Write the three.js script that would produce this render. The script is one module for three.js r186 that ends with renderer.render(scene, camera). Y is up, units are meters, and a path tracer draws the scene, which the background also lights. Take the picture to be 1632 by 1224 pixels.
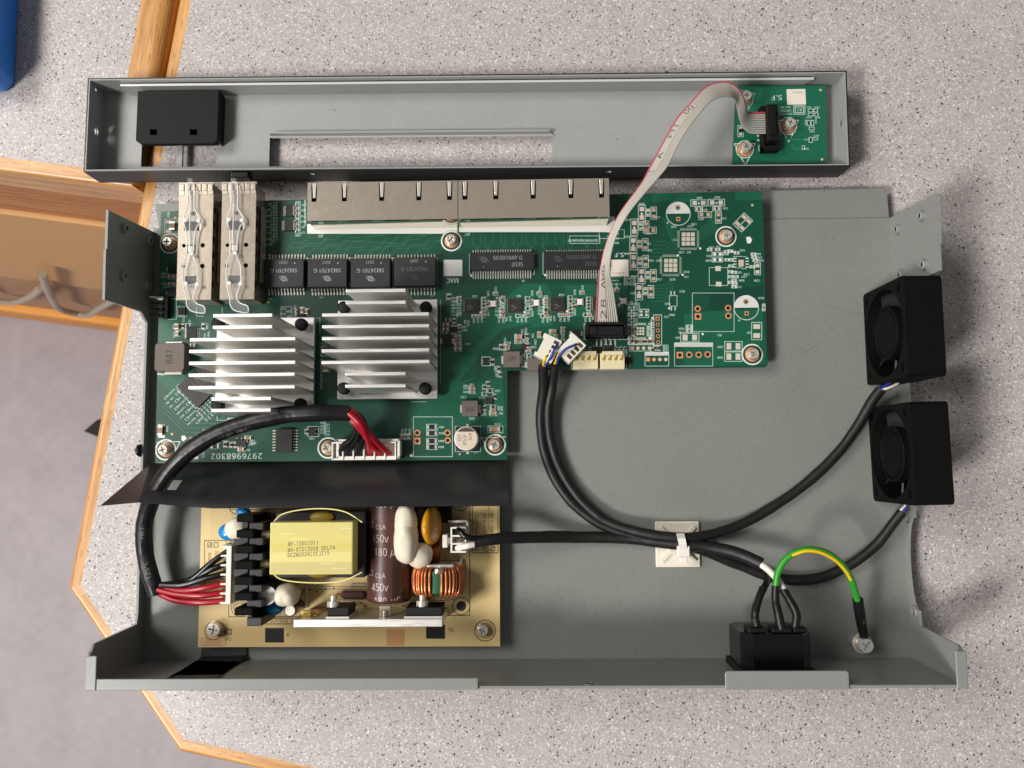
import * as THREE from 'three';
import { mergeGeometries } from 'three/addons/utils/BufferGeometryUtils.js';
import { RoundedBoxGeometry } from 'three/addons/geometries/RoundedBoxGeometry.js';
import { RectAreaLightUniformsLib } from 'three/addons/lights/RectAreaLightUniformsLib.js';

// ---------------------------------------------------------------- camera, lamps, exposure
const scene = new THREE.Scene();
const S = 0.001;                                   // the builders below work in millimetres
const EYE = [3.945, 375.094, 105.98], PITCH = -0.0909664, ROLL = 0.0207754, TURN = -0.0080198, FOCAL = 1345;
const rotM = (() => {                              // rows: right, down and forward of the camera
  const c = Math.cos, s = Math.sin, mul = (a, b) => a.map(r => b[0].map((_, j) => r[0] * b[0][j] + r[1] * b[1][j] + r[2] * b[2][j]));
  const Bm = [[1, 0, 0], [0, 0, 1], [0, -1, 0]];
  const Xm = [[1, 0, 0], [0, c(PITCH), -s(PITCH)], [0, s(PITCH), c(PITCH)]];
  const Ym = [[c(ROLL), 0, s(ROLL)], [0, 1, 0], [-s(ROLL), 0, c(ROLL)]];
  const Zm = [[c(TURN), -s(TURN), 0], [s(TURN), c(TURN), 0], [0, 0, 1]];
  return mul(mul(mul(Zm, Xm), Ym), Bm);
})();
const camera = new THREE.PerspectiveCamera(2 * Math.atan(612 / FOCAL) * 180 / Math.PI, 4 / 3, 0.01, 20);
camera.position.set(EYE[0] * S, EYE[1] * S, EYE[2] * S);
camera.quaternion.setFromRotationMatrix(new THREE.Matrix4().makeBasis(
  new THREE.Vector3(...rotM[0]), new THREE.Vector3(...rotM[1]).negate(), new THREE.Vector3(...rotM[2]).negate()));
camera.focus = 0.352; camera.userData.fStop = 18;
camera.updateMatrixWorld();
// a measured spot (in 1632 x 1224 photo units) on the horizontal plane at height y -> millimetres
function ray(u, v) { const a = (u - 816) / FOCAL, b = (v - 612) / FOCAL; return [0, 1, 2].map(i => rotM[0][i] * a + rotM[1][i] * b + rotM[2][i]); }
function A(u, v, y) { const d = ray(u, v), t = (y - EYE[1]) / d[1]; return [EYE[0] + d[0] * t, y, EYE[2] + d[2] * t]; }

const renderer = new THREE.WebGLRenderer({ antialias: true });
renderer.setSize(1024, 768);
renderer.toneMapping = THREE.LinearToneMapping;
renderer.toneMappingExposure = 1.0;
renderer.shadowMap.enabled = true;
RectAreaLightUniformsLib.init();
scene.background = new THREE.Color().setRGB(0.15, 0.148, 0.144);
scene.environmentIntensity = 1;

function ceilingLamp(pos, aim, w, h, nits, color, label) {
  const p = new THREE.Vector3(...pos), t = new THREE.Vector3(...aim);
  const g = new THREE.Group(); g.name = numbered('ceiling_lamp'); g.position.copy(p); scene.add(g);
  g.lookAt(t);                                     // +z of the fitting faces the table
  g.userData = { label, category: 'ceiling lamp' };
  const m = new THREE.Mesh(new THREE.BoxGeometry(w, h, 0.02), new THREE.MeshStandardMaterial({ color: 0xffffff, emissive: color, emissiveIntensity: 2.5 }));
  m.name = 'diffuser'; m.position.z = -0.02; g.add(m);
  const f = new THREE.Mesh(new THREE.BoxGeometry(w + 0.03, h + 0.03, 0.05), new THREE.MeshStandardMaterial({ color: 0xd8d8d4, roughness: 0.5 }));
  f.name = 'housing'; f.position.z = -0.056; g.add(f);
  const l = new THREE.RectAreaLight(color, nits, w, h); l.name = 'ceiling_lamp_light';
  l.position.copy(p); l.lookAt(t); scene.add(l);
}
const NAMES = {};
function numbered(n) { const k = NAMES[n] = (NAMES[n] ?? -1) + 1; return k ? n + '_' + String(k).padStart(3, '0') : n; }
ceilingLamp([-1.62, 2.0, 1.1], [0, 0, 0.05], 0.55, 0.55, 66, new THREE.Color(1, 0.965, 0.92), 'small square ceiling lamp over the near left of the table');
ceilingLamp([-1.75, 2.0, -0.55], [0, 0, 0.05], 1.2, 1.0, 8.6, new THREE.Color(1, 0.965, 0.91), 'large ceiling lamp panel over the left side table');

// ---------------------------------------------------------------- helpers
function rng(seed) { let a = seed >>> 0; return () => { a = (a + 0x6D2B79F5) >>> 0; let t = a; t = Math.imul(t ^ (t >>> 15), t | 1); t ^= t + Math.imul(t ^ (t >>> 7), t | 61); return ((t ^ (t >>> 14)) >>> 0) / 4294967296; }; }
const ORG = new Map();
ORG.set(scene, [0, 0, 0]);
function thing(name, label, category, [x, y, z], o = {}) {
  const g = new THREE.Group(); g.name = numbered(name); scene.add(g);
  g.position.set(x * S, y * S, z * S); g.rotation.y = o.turn || 0;
  g.userData = { label, category }; if (o.group) g.userData.group = o.group; if (o.kind) g.userData.kind = o.kind;
  ORG.set(g, o.local ? [0, 0, 0] : [x, y, z]);
  return g;
}
function merged(geos) {
  const list = (Array.isArray(geos) ? geos : [geos]).flat(3).map(g => {
    const n = g.index ? g.toNonIndexed() : g;
    if (!n.attributes.uv) n.setAttribute('uv', new THREE.BufferAttribute(new Float32Array(n.attributes.position.count * 2), 2));
    for (const k of Object.keys(n.attributes)) if (!['position', 'normal', 'uv'].includes(k)) n.deleteAttribute(k);
    n.morphAttributes = {}; return n;
  });
  const r = list.length === 1 ? list[0].clone() : mergeGeometries(list.map(g => { const c = g.clone(); c.userData = {}; return c; }));
  r.clearGroups(); return r;
}
function boxUV(g) {                                // uv in metres, from the face's main direction
  const p = g.attributes.position, uv = g.attributes.uv, a = new THREE.Vector3(), b = new THREE.Vector3(), c = new THREE.Vector3();
  for (let i = 0; i < p.count; i += 3) {
    a.fromBufferAttribute(p, i); b.fromBufferAttribute(p, i + 1); c.fromBufferAttribute(p, i + 2);
    const n = b.clone().sub(a).cross(c.clone().sub(a)), ax = Math.abs(n.x), ay = Math.abs(n.y), az = Math.abs(n.z);
    [a, b, c].forEach((q, k) => ay >= ax && ay >= az ? uv.setXY(i + k, q.x * S, -q.z * S) : ax >= az ? uv.setXY(i + k, q.z * S, q.y * S) : uv.setXY(i + k, q.x * S, q.y * S));
  }
}
function mesh(name, geos, mat, parent, o = {}) {
  const g = o.shared ? geos : merged(geos), org = ORG.get(parent) || [0, 0, 0];
  if (!o.shared) {
    if (!o.keepUV) boxUV(g);
    if (!o.at) g.translate(-org[0], -org[1], -org[2]);
    g.scale(S, S, S);
  }
  const m = new THREE.Mesh(g, mat); m.name = name; m.castShadow = m.receiveShadow = true;
  if (o.at) { m.position.set((o.at[0] - org[0]) * S, (o.at[1] - org[1]) * S, (o.at[2] - org[2]) * S); m.rotation.y = o.turn || 0; ORG.set(m, [0, 0, 0]); } else ORG.set(m, org);
  if (o.label) m.userData.label = o.label;
  if (o.stuff) m.userData.kind = 'stuff';
  parent.add(m); return m;
}
const B = (x0, x1, y0, y1, z0, z1) => new THREE.BoxGeometry(Math.abs(x1 - x0), Math.abs(y1 - y0), Math.abs(z1 - z0)).translate((x0 + x1) / 2, (y0 + y1) / 2, (z0 + z1) / 2);
const RB = (x0, x1, y0, y1, z0, z1, r = 0.4, seg = 2) => new RoundedBoxGeometry(Math.abs(x1 - x0), Math.abs(y1 - y0), Math.abs(z1 - z0), seg, r).translate((x0 + x1) / 2, (y0 + y1) / 2, (z0 + z1) / 2);
const cyl = (r, h, x, y, z, seg = 20, r2 = r) => new THREE.CylinderGeometry(r2, r, h, seg).translate(x, y + h / 2, z);
const cylZ = (r, len, x, y, z, seg = 24) => new THREE.CylinderGeometry(r, r, len, seg).rotateX(Math.PI / 2).translate(x, y, z);
const cylX = (r, len, x, y, z, seg = 20) => new THREE.CylinderGeometry(r, r, len, seg).rotateZ(Math.PI / 2).translate(x, y, z);
const lathe = (pts, seg = 24) => new THREE.LatheGeometry(pts.map(p => new THREE.Vector2(p[0], p[1])), seg);
const V = p => new THREE.Vector3(p[0], p[1], p[2]);
const curve = (pts, t = 0.5) => new THREE.CatmullRomCurve3(pts.map(V), false, 'centripetal', t);
function tube(pts, r, seg = 60, rad = 12, wrinkle = 0) {
  const c = curve(pts), g = new THREE.TubeGeometry(c, seg, r, rad, false), out = [g];
  if (wrinkle) { const n = noiseGrid(71, 64), p = g.attributes.position, N = g.attributes.normal; for (let i = 0; i < p.count; i++) { const k = r * wrinkle * ((n(p.getX(i) * 0.16 + 90, p.getZ(i) * 0.16 + 90 + p.getY(i) * 0.1) - 0.5) * 1.6 + (n(p.getX(i) * 0.7 + 50, p.getZ(i) * 0.7 + 50) - 0.5) * 0.5); p.setXYZ(i, p.getX(i) + N.getX(i) * k, p.getY(i) + N.getY(i) * k, p.getZ(i) + N.getZ(i) * k); } g.computeVertexNormals(); }
  for (const k of [0, 1]) { const e = new THREE.CircleGeometry(r, rad), p = c.getPoint(k), t = c.getTangent(k); if (!k) t.negate(); e.applyQuaternion(new THREE.Quaternion().setFromUnitVectors(new THREE.Vector3(0, 0, 1), t)); e.translate(p.x, p.y, p.z); out.push(e); }
  return out;
}
function shape(pts, holes = []) {
  const s = new THREE.Shape(pts.map(p => new THREE.Vector2(p[0], p[1])));
  for (const h of holes) { const q = new THREE.Path(); if (h.length === 3 && !Array.isArray(h[0])) q.absarc(h[0], h[1], h[2], 0, Math.PI * 2, true); else q.setFromPoints(h.map(p => new THREE.Vector2(p[0], p[1]))); s.holes.push(q); }
  return s;
}
function ext(s, depth, bev = 0) { return new THREE.ExtrudeGeometry(s, { depth: depth - 2 * bev, bevelEnabled: bev > 0, bevelSize: bev, bevelThickness: bev, bevelOffset: -bev, bevelSegments: 2, curveSegments: 20 }).translate(0, 0, bev); }
const flip = h => (h.length === 3 && !Array.isArray(h[0])) ? [h[0], -h[1], h[2]] : h.map(p => [p[0], -p[1]]);
// plates: outline in x-z between two heights, in z-y between two x, in x-y between two z
const plateY = (pts, y0, y1, holes = [], bev = 0) => ext(shape(pts.map(p => [p[0], -p[1]]), holes.map(flip)), y1 - y0, bev).rotateX(-Math.PI / 2).translate(0, y0, 0);
const plateX = (pts, x0, x1, holes = [], bev = 0) => ext(shape(pts.map(p => [-p[0], p[1]]), holes.map(h => (h.length === 3 && !Array.isArray(h[0])) ? [-h[0], h[1], h[2]] : h.map(p => [-p[0], p[1]]))), x1 - x0, bev).rotateY(Math.PI / 2).translate(x0, 0, 0);
const plateZ = (pts, z0, z1, holes = [], bev = 0) => ext(shape(pts, holes), z1 - z0, bev).translate(0, 0, z0);
const circlePts = (x, z, r, n = 16) => Array.from({ length: n }, (_, i) => [x + r * Math.cos(i / n * 6.2832), z + r * Math.sin(i / n * 6.2832)]);
const rectPts = (x0, x1, z0, z1) => [[x0, z0], [x1, z0], [x1, z1], [x0, z1]];

// ---------------------------------------------------------------- computed textures
function canvas(w, h) { const c = document.createElement('canvas'); c.width = w; c.height = h; return c; }
function canvasTex(c, wrap) { const t = new THREE.CanvasTexture(c); t.colorSpace = THREE.SRGBColorSpace; t.anisotropy = 8; if (wrap) t.wrapS = t.wrapT = THREE.RepeatWrapping; return t; }
function dataTex(w, h, fn, srgb) {
  const d = new Uint8Array(w * h * 4); fn(d, w, h);
  const t = new THREE.DataTexture(d, w, h); t.magFilter = THREE.LinearFilter; t.minFilter = THREE.LinearMipmapLinearFilter; t.generateMipmaps = true;
  t.wrapS = t.wrapT = THREE.RepeatWrapping; if (srgb) t.colorSpace = THREE.SRGBColorSpace; t.needsUpdate = true; return t;
}
function noiseGrid(seed, n) { const r = rng(seed), g = new Float32Array(n * n).map(() => r()); return (x, y) => { const X = Math.floor(x), Y = Math.floor(y), f = x - X, k = y - Y, s = f * f * (3 - 2 * f), q = k * k * (3 - 2 * k), at = (i, j) => g[((j % n + n) % n) * n + (i % n + n) % n]; return (at(X, Y) * (1 - s) + at(X + 1, Y) * s) * (1 - q) + (at(X, Y + 1) * (1 - s) + at(X + 1, Y + 1) * s) * q; }; }
// speckled laminate, 500 x 375 mm to the tile
const LAM_W = 0.5, LAM_H = 0.375;
const laminateTex = dataTex(2048, 1536, (d, w, h) => {
  const r = rng(11), n = noiseGrid(5, 64), k = w / 500;
  for (let y = 0; y < h; y++) for (let x = 0; x < w; x++) { const i = (y * w + x) * 4, t = (n(x / 32, y / 32) - 0.5) * 7 + (r() - 0.5) * 11; d[i] = 182 + t; d[i + 1] = 175 + t; d[i + 2] = 174 + t; d[i + 3] = 255; }
  const fleck = (col, len, wid, al) => {
    const cx = r() * w, cy = r() * h, a = r() * 3.1416, c = Math.cos(a), s = Math.sin(a), L = len * k * 0.36, W = wid * k * 0.38, R = Math.ceil(L + 1), bend = (r() - 0.5) * 0.9, rag = r() * 6;
    for (let y = -R; y <= R; y++) for (let x = -R; x <= R; x++) {
      const p = x * c + y * s, q = -x * s + y * c + bend * (p * p / L - L / 3) * 0.6, e = (p / L) ** 2 + (q / W) ** 2 + 0.25 * Math.sin(p * 2.1 + rag) * Math.sin(q * 2.7 + rag), m = Math.min(1, Math.max(0, (1.15 - e) * 2.2)) * al;
      if (m <= 0) continue;
      const i = ((((Math.floor(cy) + y + h) % h) * w) + (Math.floor(cx) + x + w) % w) * 4;
      for (let b = 0; b < 3; b++) d[i + b] += (col[b] - d[i + b]) * m;
    }
  };
  for (let i = 0; i < 50000; i++) fleck([160, 149, 147], 0.5 + r() * 1.1, 0.4 + r() * 0.5, 0.5);
  for (let i = 0; i < 120000; i++) fleck([240, 234, 226], 0.5 + r() * 1.15, 0.3 + r() * 0.38, 0.5 + r() * 0.45);
  for (let i = 0; i < 9000; i++) fleck([222, 206, 186], 0.6 + r() * 0.9, 0.4 + r() * 0.4, 0.6);
  for (let i = 0; i < 62000; i++) fleck([62, 55, 60], 0.3 + r() * 0.7, 0.22 + r() * 0.33, 0.5 + r() * 0.45);
  for (let i = 0; i < 11000; i++) fleck([30, 26, 38], 0.45 + r() * r() * 1.5, 0.4 + r() * 0.6, 0.95);
}, true);
laminateTex.repeat.set(1 / LAM_W, 1 / LAM_H);
// beech: grain along u, 300 x 75 mm to the tile
const beechTex = dataTex(1024, 256, (d, w, h) => {
  const r = rng(21), n = noiseGrid(7, 64), m = noiseGrid(8, 128);
  for (let y = 0; y < h; y++) for (let x = 0; x < w; x++) { const i = (y * w + x) * 4, t = (n(x / 128, y / 8) - 0.5) * 44 + (m(x / 32, y / 2) - 0.5) * 30 + (r() - 0.5) * 5; d[i] = 222 + t; d[i + 1] = 172 + t * 1.05; d[i + 2] = 112 + t * 1.0; d[i + 3] = 255; }
  for (let q = 0; q < 1500; q++) { const x0 = Math.floor(r() * w), y0 = Math.floor(r() * h), L = 4 + r() * 16; for (let x = 0; x < L; x++) { const i = (y0 * w + (x0 + x) % w) * 4, a = 0.25 + 0.3 * Math.sin(x / L * 3.14); d[i] -= 80 * a; d[i + 1] -= 75 * a; d[i + 2] -= 60 * a; } }
}, true);
beechTex.repeat.set(1 / 0.3, 1 / 0.075);
// powder coat: fine mottling, 60 mm to the tile
const coatTex = dataTex(512, 512, (d, w, h) => { const r = rng(31), n = noiseGrid(9, 128), m = noiseGrid(10, 32); for (let i = 0; i < w * h; i++) { const x = i % w, y = Math.floor(i / w), t = 236 + (n(x / 4, y / 4) - 0.5) * 12 + (r() - 0.5) * 16 + (m(x / 64, y / 64) - 0.5) * 5; d[i * 4] = d[i * 4 + 1] = d[i * 4 + 2] = t; d[i * 4 + 3] = 255; } }, true);
coatTex.repeat.set(1 / 0.06, 1 / 0.06);
// case floor: the same coat with scuffs, smudges and dust, 340 x 215 mm to the tile
const caseTex = (() => {
  const c = canvas(1360, 860), g = c.getContext('2d'), r = rng(61); g.fillStyle = '#ececec'; g.fillRect(0, 0, 1360, 860);
  for (let i = 0; i < 60; i++) { const x = r() * 1360, y = r() * 860, R = 30 + r() * 130, k = g.createRadialGradient(x, y, 0, x, y, R), a = 0.025 + r() * 0.035; k.addColorStop(0, r() < 0.5 ? `rgba(255,255,255,${a})` : `rgba(90,84,76,${a})`); k.addColorStop(1, 'rgba(160,160,160,0)'); g.fillStyle = k; g.fillRect(x - R, y - R, 2 * R, 2 * R); }
  for (let i = 0; i < 90000; i++) { g.fillStyle = r() < 0.5 ? 'rgba(60,60,60,0.10)' : 'rgba(255,255,255,0.16)'; g.fillRect(r() * 1360, r() * 860, 1 + r() * 1.4, 1 + r()); }
  for (let i = 0; i < 70; i++) { const x = r() * 1360, y = r() * 860, a = r() * 6.28, L = 8 + r() * 60; g.strokeStyle = r() < 0.6 ? 'rgba(255,255,255,0.22)' : 'rgba(70,68,64,0.2)'; g.lineWidth = 0.5 + r() * 0.6; g.beginPath(); g.moveTo(x, y); g.quadraticCurveTo(x + Math.cos(a) * L * 0.5 + r() * 6, y + Math.sin(a) * L * 0.5, x + Math.cos(a) * L, y + Math.sin(a) * L); g.stroke(); }
  for (let i = 0; i < 160; i++) { g.fillStyle = r() < 0.7 ? 'rgba(250,250,246,0.5)' : 'rgba(50,46,40,0.5)'; g.fillRect(r() * 1360, r() * 860, 1.2, 1.2); }
  const t = canvasTex(c, true); t.repeat.set(1 / 0.34, 1 / 0.215); return t;
})();
const grainTex = dataTex(256, 256, (d, w, h) => { const r = rng(41), n = noiseGrid(12, 64); for (let i = 0; i < w * h; i++) { const x = i % w, y = Math.floor(i / w), t = 150 + (n(x / 4, y / 4) - 0.5) * 120 + (r() - 0.5) * 60; d[i * 4] = d[i * 4 + 1] = d[i * 4 + 2] = t; d[i * 4 + 3] = 255; } });
grainTex.repeat.set(1 / 0.02, 1 / 0.02);
const brushTex = dataTex(256, 256, (d, w, h) => { const n = noiseGrid(14, 128), r = rng(3); for (let i = 0; i < w * h; i++) { const x = i % w, y = Math.floor(i / w), t = 205 + (n(x / 32, y / 2) - 0.5) * 60 + (r() - 0.5) * 14; d[i * 4] = d[i * 4 + 1] = d[i * 4 + 2] = t; d[i * 4 + 3] = 255; } });
brushTex.repeat.set(1 / 0.04, 1 / 0.04);
const smudgeTex = dataTex(256, 256, (d, w, h) => { const n = noiseGrid(51, 32), m = noiseGrid(52, 128), r = rng(53); for (let i = 0; i < w * h; i++) { const x = i % w, y = Math.floor(i / w), t = 205 + n(x / 8, y / 8) * 28 + (m(x / 2, y / 64) - 0.5) * 16 + (r() - 0.5) * 8; d[i * 4] = d[i * 4 + 1] = d[i * 4 + 2] = t; d[i * 4 + 3] = 255; } });
smudgeTex.repeat.set(1 / 0.05, 1 / 0.05);
const linoTex = dataTex(512, 512, (d, w, h) => { const n = noiseGrid(15, 64), m = noiseGrid(16, 16), r = rng(33); for (let i = 0; i < w * h; i++) { const x = i % w, y = Math.floor(i / w), t = (n(x / 8, y / 8) - 0.5) * 8 + (m(x / 32, y / 32) - 0.5) * 9 + (r() - 0.5) * 6; d[i * 4] = 162 + t; d[i * 4 + 1] = 155 + t; d[i * 4 + 2] = 161 + t; d[i * 4 + 3] = 255; } }, true);
linoTex.repeat.set(1 / 0.6, 1 / 0.6);

// ---------------------------------------------------------------- materials
const std = (hex, rough = 0.5, metal = 0, o = {}) => new THREE.MeshStandardMaterial({ color: hex, roughness: rough, metalness: metal, ...o });
const phys = (hex, rough, o = {}) => new THREE.MeshPhysicalMaterial({ color: hex, roughness: rough, ...o });
const M = {
  laminate: std(0xffffff, 0.42, 0, { map: laminateTex }),
  beech: phys(0xe8dcc4, 0.38, { map: beechTex, clearcoat: 0.25, clearcoatRoughness: 0.3 }),
  beechDark: phys(0xd8b48c, 0.5, { map: beechTex }),
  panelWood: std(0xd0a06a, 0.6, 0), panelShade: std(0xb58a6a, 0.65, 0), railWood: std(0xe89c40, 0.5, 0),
  lino: std(0xffffff, 0.55, 0, { map: linoTex }),
  coat: std(0x959794, 0.34, 0, { map: coatTex, bumpMap: grainTex, bumpScale: 0.000025 }),
  caseCoat: std(0x8e908c, 0.34, 0, { map: caseTex, bumpMap: grainTex, bumpScale: 0.00003 }),
  coatBlue: std(0xa9abaa, 0.36, 0, { map: coatTex, bumpMap: grainTex, bumpScale: 0.000025 }),
  blackCoat: std(0x17171a, 0.38, 0, { bumpMap: grainTex, bumpScale: 0.00005 }),
  bareEdge: std(0xdcdcd8, 0.35, 0.2),
  blackPlastic: phys(0x0a0a0a, 0.6, { specularIntensity: 0.6, bumpMap: grainTex, bumpScale: 0.00003 }),
  fanBlack: phys(0x030303, 0.75, { specularIntensity: 0.35, bumpMap: grainTex, bumpScale: 0.00003 }),
  fanGrey: std(0x1e1e21, 0.4),
  glossBlack: std(0x0b0b0c, 0.22), chip: std(0x1a1a1c, 0.55, 0, { bumpMap: grainTex, bumpScale: 0.00002 }), dark: std(0x060606, 0.8), pit: std(0x030303, 1),
  nickel: std(0xcabeae, 0.3, 0.72, { roughnessMap: smudgeTex }), nickelMatt: std(0xb2a798, 0.3, 0.75, { roughnessMap: smudgeTex }), mirror: std(0xe0d8cc, 0.1, 1), tin: std(0xe0dbd2, 0.32, 0.6), steel: std(0xe8e2d6, 0.26, 0.6), brass: std(0xd8b46a, 0.3, 1),
  alu: std(0xf0eeea, 0.46, 0.85, { roughnessMap: brushTex }), aluTop: std(0xf0eee9, 0.55, 0.75),
  copper: std(0xe0956a, 0.4, 0.85), copperWire: phys(0xc8733f, 0.3, { metalness: 0.55, clearcoat: 0.5 }),
  white: std(0xe6e2da, 0.5), whiteGloss: std(0xece6e0, 0.35), cream: std(0xd9cda6, 0.5), ivory: std(0xdedacb, 0.5), glue: phys(0xe3d9c4, 0.5, { sheen: 0.2 }),
  ferrite: std(0x665c54, 0.55, 0, { bumpMap: grainTex, bumpScale: 0.00004 }), ferriteDark: std(0x1c1c1e, 0.6),
  capTan: std(0x9c7a5a, 0.45), resist: std(0x151515, 0.4),
  cable: std(0x131313, 0.5, 0, { bumpMap: grainTex, bumpScale: 0.00003 }), sleeve: std(0x121114, 0.4), wireBlack: std(0x0c0c0d, 0.3), wireRed: std(0xa30d22, 0.32), wireBlue: std(0x1d3f9c, 0.4), wireYellow: std(0xe8c21c, 0.4), wireWhite: std(0xece4dd, 0.4), wireGreen: std(0x2c9228, 0.38),
  film: std(0x2a292b, 0.42), tape: phys(0xdacf7c, 0.38, { clearcoat: 0.3, clearcoatRoughness: 0.35 }), tapeDeep: std(0x9a8424, 0.45), tapeEdge: std(0xf0e89c, 0.4),
  brown: phys(0x4c2a26, 0.34, { clearcoat: 0.4, clearcoatRoughness: 0.3 }), varistor: phys(0xc88a0c, 0.35, { clearcoat: 0.3 }), discBlue: phys(0x1c86c8, 0.3, { clearcoat: 0.3 }), capBlue: std(0x1a3d6c, 0.35), greenCore: std(0x14593a, 0.5), darkBlock: std(0x1d1e1f, 0.4),
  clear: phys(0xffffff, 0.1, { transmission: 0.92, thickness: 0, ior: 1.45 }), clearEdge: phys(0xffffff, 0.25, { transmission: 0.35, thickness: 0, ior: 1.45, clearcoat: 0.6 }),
  ribbonGrey: std(0xb4afa6, 0.45), ribbonRed: std(0xb8485f, 0.45),
  bluePlastic: phys(0x2a86f0, 0.35, { clearcoat: 0.2 }), tubeGrey: std(0xb8ab98, 0.35, 0.3), pale: std(0xe8e2d2, 0.5), zinc: std(0xeef0f2, 0.22, 0.6),
};
// flat print: one atlas, lettering drawn at 12 dots to the millimetre
const atlas = canvas(2048, 1024), ax2 = atlas.getContext('2d'), atlasTex = canvasTex(atlas);
const AT = { x: 2, y: 2, row: 0 };
const printMat = std(0xffffff, 0.55, 0, { map: atlasTex }), printGloss = std(0xffffff, 0.4, 0, { map: atlasTex });
function printed(w, h, draw, dpm = 12) {           // returns a w x h sheet lying on y = 0, its text reading along +x
  const W = Math.ceil(w * dpm), H = Math.ceil(h * dpm);
  if (AT.x + W + 4 > 2048) { AT.x = 2; AT.y += AT.row + 4; AT.row = 0; }
  const x = AT.x, y = AT.y; AT.x += W + 4; AT.row = Math.max(AT.row, H);
  ax2.save(); ax2.beginPath(); ax2.rect(x - 1, y - 1, W + 2, H + 2); ax2.clip(); ax2.translate(x, y); ax2.scale(dpm, dpm); draw(ax2, w, h); ax2.restore();
  const g = new THREE.PlaneGeometry(w, h).rotateX(-Math.PI / 2), uv = g.attributes.uv;
  for (let i = 0; i < 4; i++) uv.setXY(i, (x + uv.getX(i) * W) / 2048, 1 - (y + (1 - uv.getY(i)) * H) / 1024);
  return g;
}
function text(c, s, x, y, size, o = {}) { c.save(); c.translate(x, y); c.rotate(o.rot || 0); c.scale(o.sx || 1, 1); c.font = (o.style || '') + ' ' + size + 'px ' + (o.font || 'sans-serif'); c.textAlign = o.align || 'center'; c.textBaseline = 'middle'; c.fillStyle = o.col || '#ddd'; c.fillText(s, 0, 0); c.restore(); }

// ---------------------------------------------------------------- floor, tables
{
  const f = mesh('floor', B(-2500, 2500, -740, -720, -2500, 2500), M.lino, scene); f.userData.kind = 'structure';
}
const lerp2 = (a, b, t) => [a[0] + (b[0] - a[0]) * t, a[1] + (b[1] - a[1]) * t];
function trim(in0, out0, in1, out1, w, r, parent) { // a wooden edging strip with mitred ends and a rounded outer edge
  const p = [[0, -26], [0, 0], [w - r, 0]]; for (let i = 1; i <= 6; i++) { const a = i / 6 * Math.PI / 2; p.push([w - r + r * Math.sin(a), -r + r * Math.cos(a)]); } p.push([w, -26]);
  const g = ext(shape(p), 1).toNonIndexed(), q = g.attributes.position, uv = g.attributes.uv, L = Math.hypot(in1[0] - in0[0], in1[1] - in0[1]);
  for (let i = 0; i < q.count; i++) {
    const x = q.getX(i), y = q.getY(i), e = q.getZ(i) > 0.5, P = e ? lerp2(in1, out1, x / w) : lerp2(in0, out0, x / w);
    uv.setXY(i, (e ? L : 0) * S + in0[0] * 0.0031, (x - y) * S + in0[1] * 0.0017); q.setXYZ(i, P[0], y, P[1]);
  }
  g.computeVertexNormals();
  return mesh('edge_trim', g, M.beech, parent, { keepUV: true });
}
{
  const t = thing('table', 'speckled grey laminate table with beech edging carrying the opened metal device', 'table', [0, 0, 0]);
  const I = [[-93, -500], [-175.2, 37.1], [-195, 159.4], [-147.3, 225.1], [600, 380]], O = [[-99.4, -500], [-181.5, 37.1], [-201.3, 160.2], [-149.4, 230.6], [600, 386.5]];
  mesh('table_top', plateY([I[0], I[2], I[3], I[4], [600, -500]], -22, 0), M.laminate, t);
  for (const [a, b] of [[0, 2], [2, 3], [3, 4]]) { trim(I[a], O[a], I[b], O[b], 6.4, 3, t); }
}
const SIDE = { c: [-188.7, 0, -28.8], a: -0.145 };
{
  const t = thing('side_table', 'second speckled table with wide beech edging and wooden front, at the upper left', 'table', SIDE.c, { turn: SIDE.a, local: true });
  mesh('table_top', plateY([[-1200, -500], [0, -500], [0, 0], [-1200, 0]], -22, 0), M.laminate, t);
  trim([-1200, 0], [-1200, 6.6], [0, 0], [14.2, 6.6], 6.6, 2.2, t);
  trim([0, 0], [14.2, 6.6], [0, -500], [14.2, -500], 14.2, 5, t);
  mesh('front_rail', B(-1200, 12, -92, -26.2, -8, 4), M.beechDark, t);
  mesh('front_panel', RB(-1200, 12, -262, -92.4, -10, 7, 1.5), M.panelWood, t);
  mesh('lower_panel', B(-1200, 12, -372, -262.4, -14, 5.5), M.panelWood, t);
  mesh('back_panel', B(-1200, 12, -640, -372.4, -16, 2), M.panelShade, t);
  mesh('bottom_rail', RB(-1200, 12, -719.9, -640.4, -16, 12, 5), M.railWood, t);
}
function onPlane(u, v, p0, n) { const d = ray(u, v), k = ((p0[0] - EYE[0]) * n[0] + (p0[2] - EYE[2]) * n[2]) / (d[0] * n[0] + d[2] * n[2]); return [0, 1, 2].map(i => EYE[i] + d[i] * k); }
{
  const n = [Math.sin(SIDE.a), 0, Math.cos(SIDE.a)];
  const arc = (pts) => pts.map((p, i) => { const o = 14; return onPlane(p[0], p[1], [SIDE.c[0] + n[0] * o, 0, SIDE.c[2] + n[2] * o], n); });
  const a = arc([[67, 436], [82, 474], [104, 496], [130, 502], [158, 491], [190, 472]]);
  const k = thing('curved_tube', 'curved grey tube under the side table, nearest the metal case', 'tube', a[0], { group: 'curved tubes under the side table' });
  mesh('tube', tube(a, 3.3, 90), M.tubeGrey, k);
  const b = arc([[66, 458], [52, 470], [32, 479], [12, 482], [-20, 478], [-60, 455]]);
  const k2 = thing('curved_tube', 'curved grey tube under the side table, at the left edge of the photo', 'tube', b[0], { group: 'curved tubes under the side table' });
  mesh('tube', tube(b, 3.3, 90), M.tubeGrey, k2);
}
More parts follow.
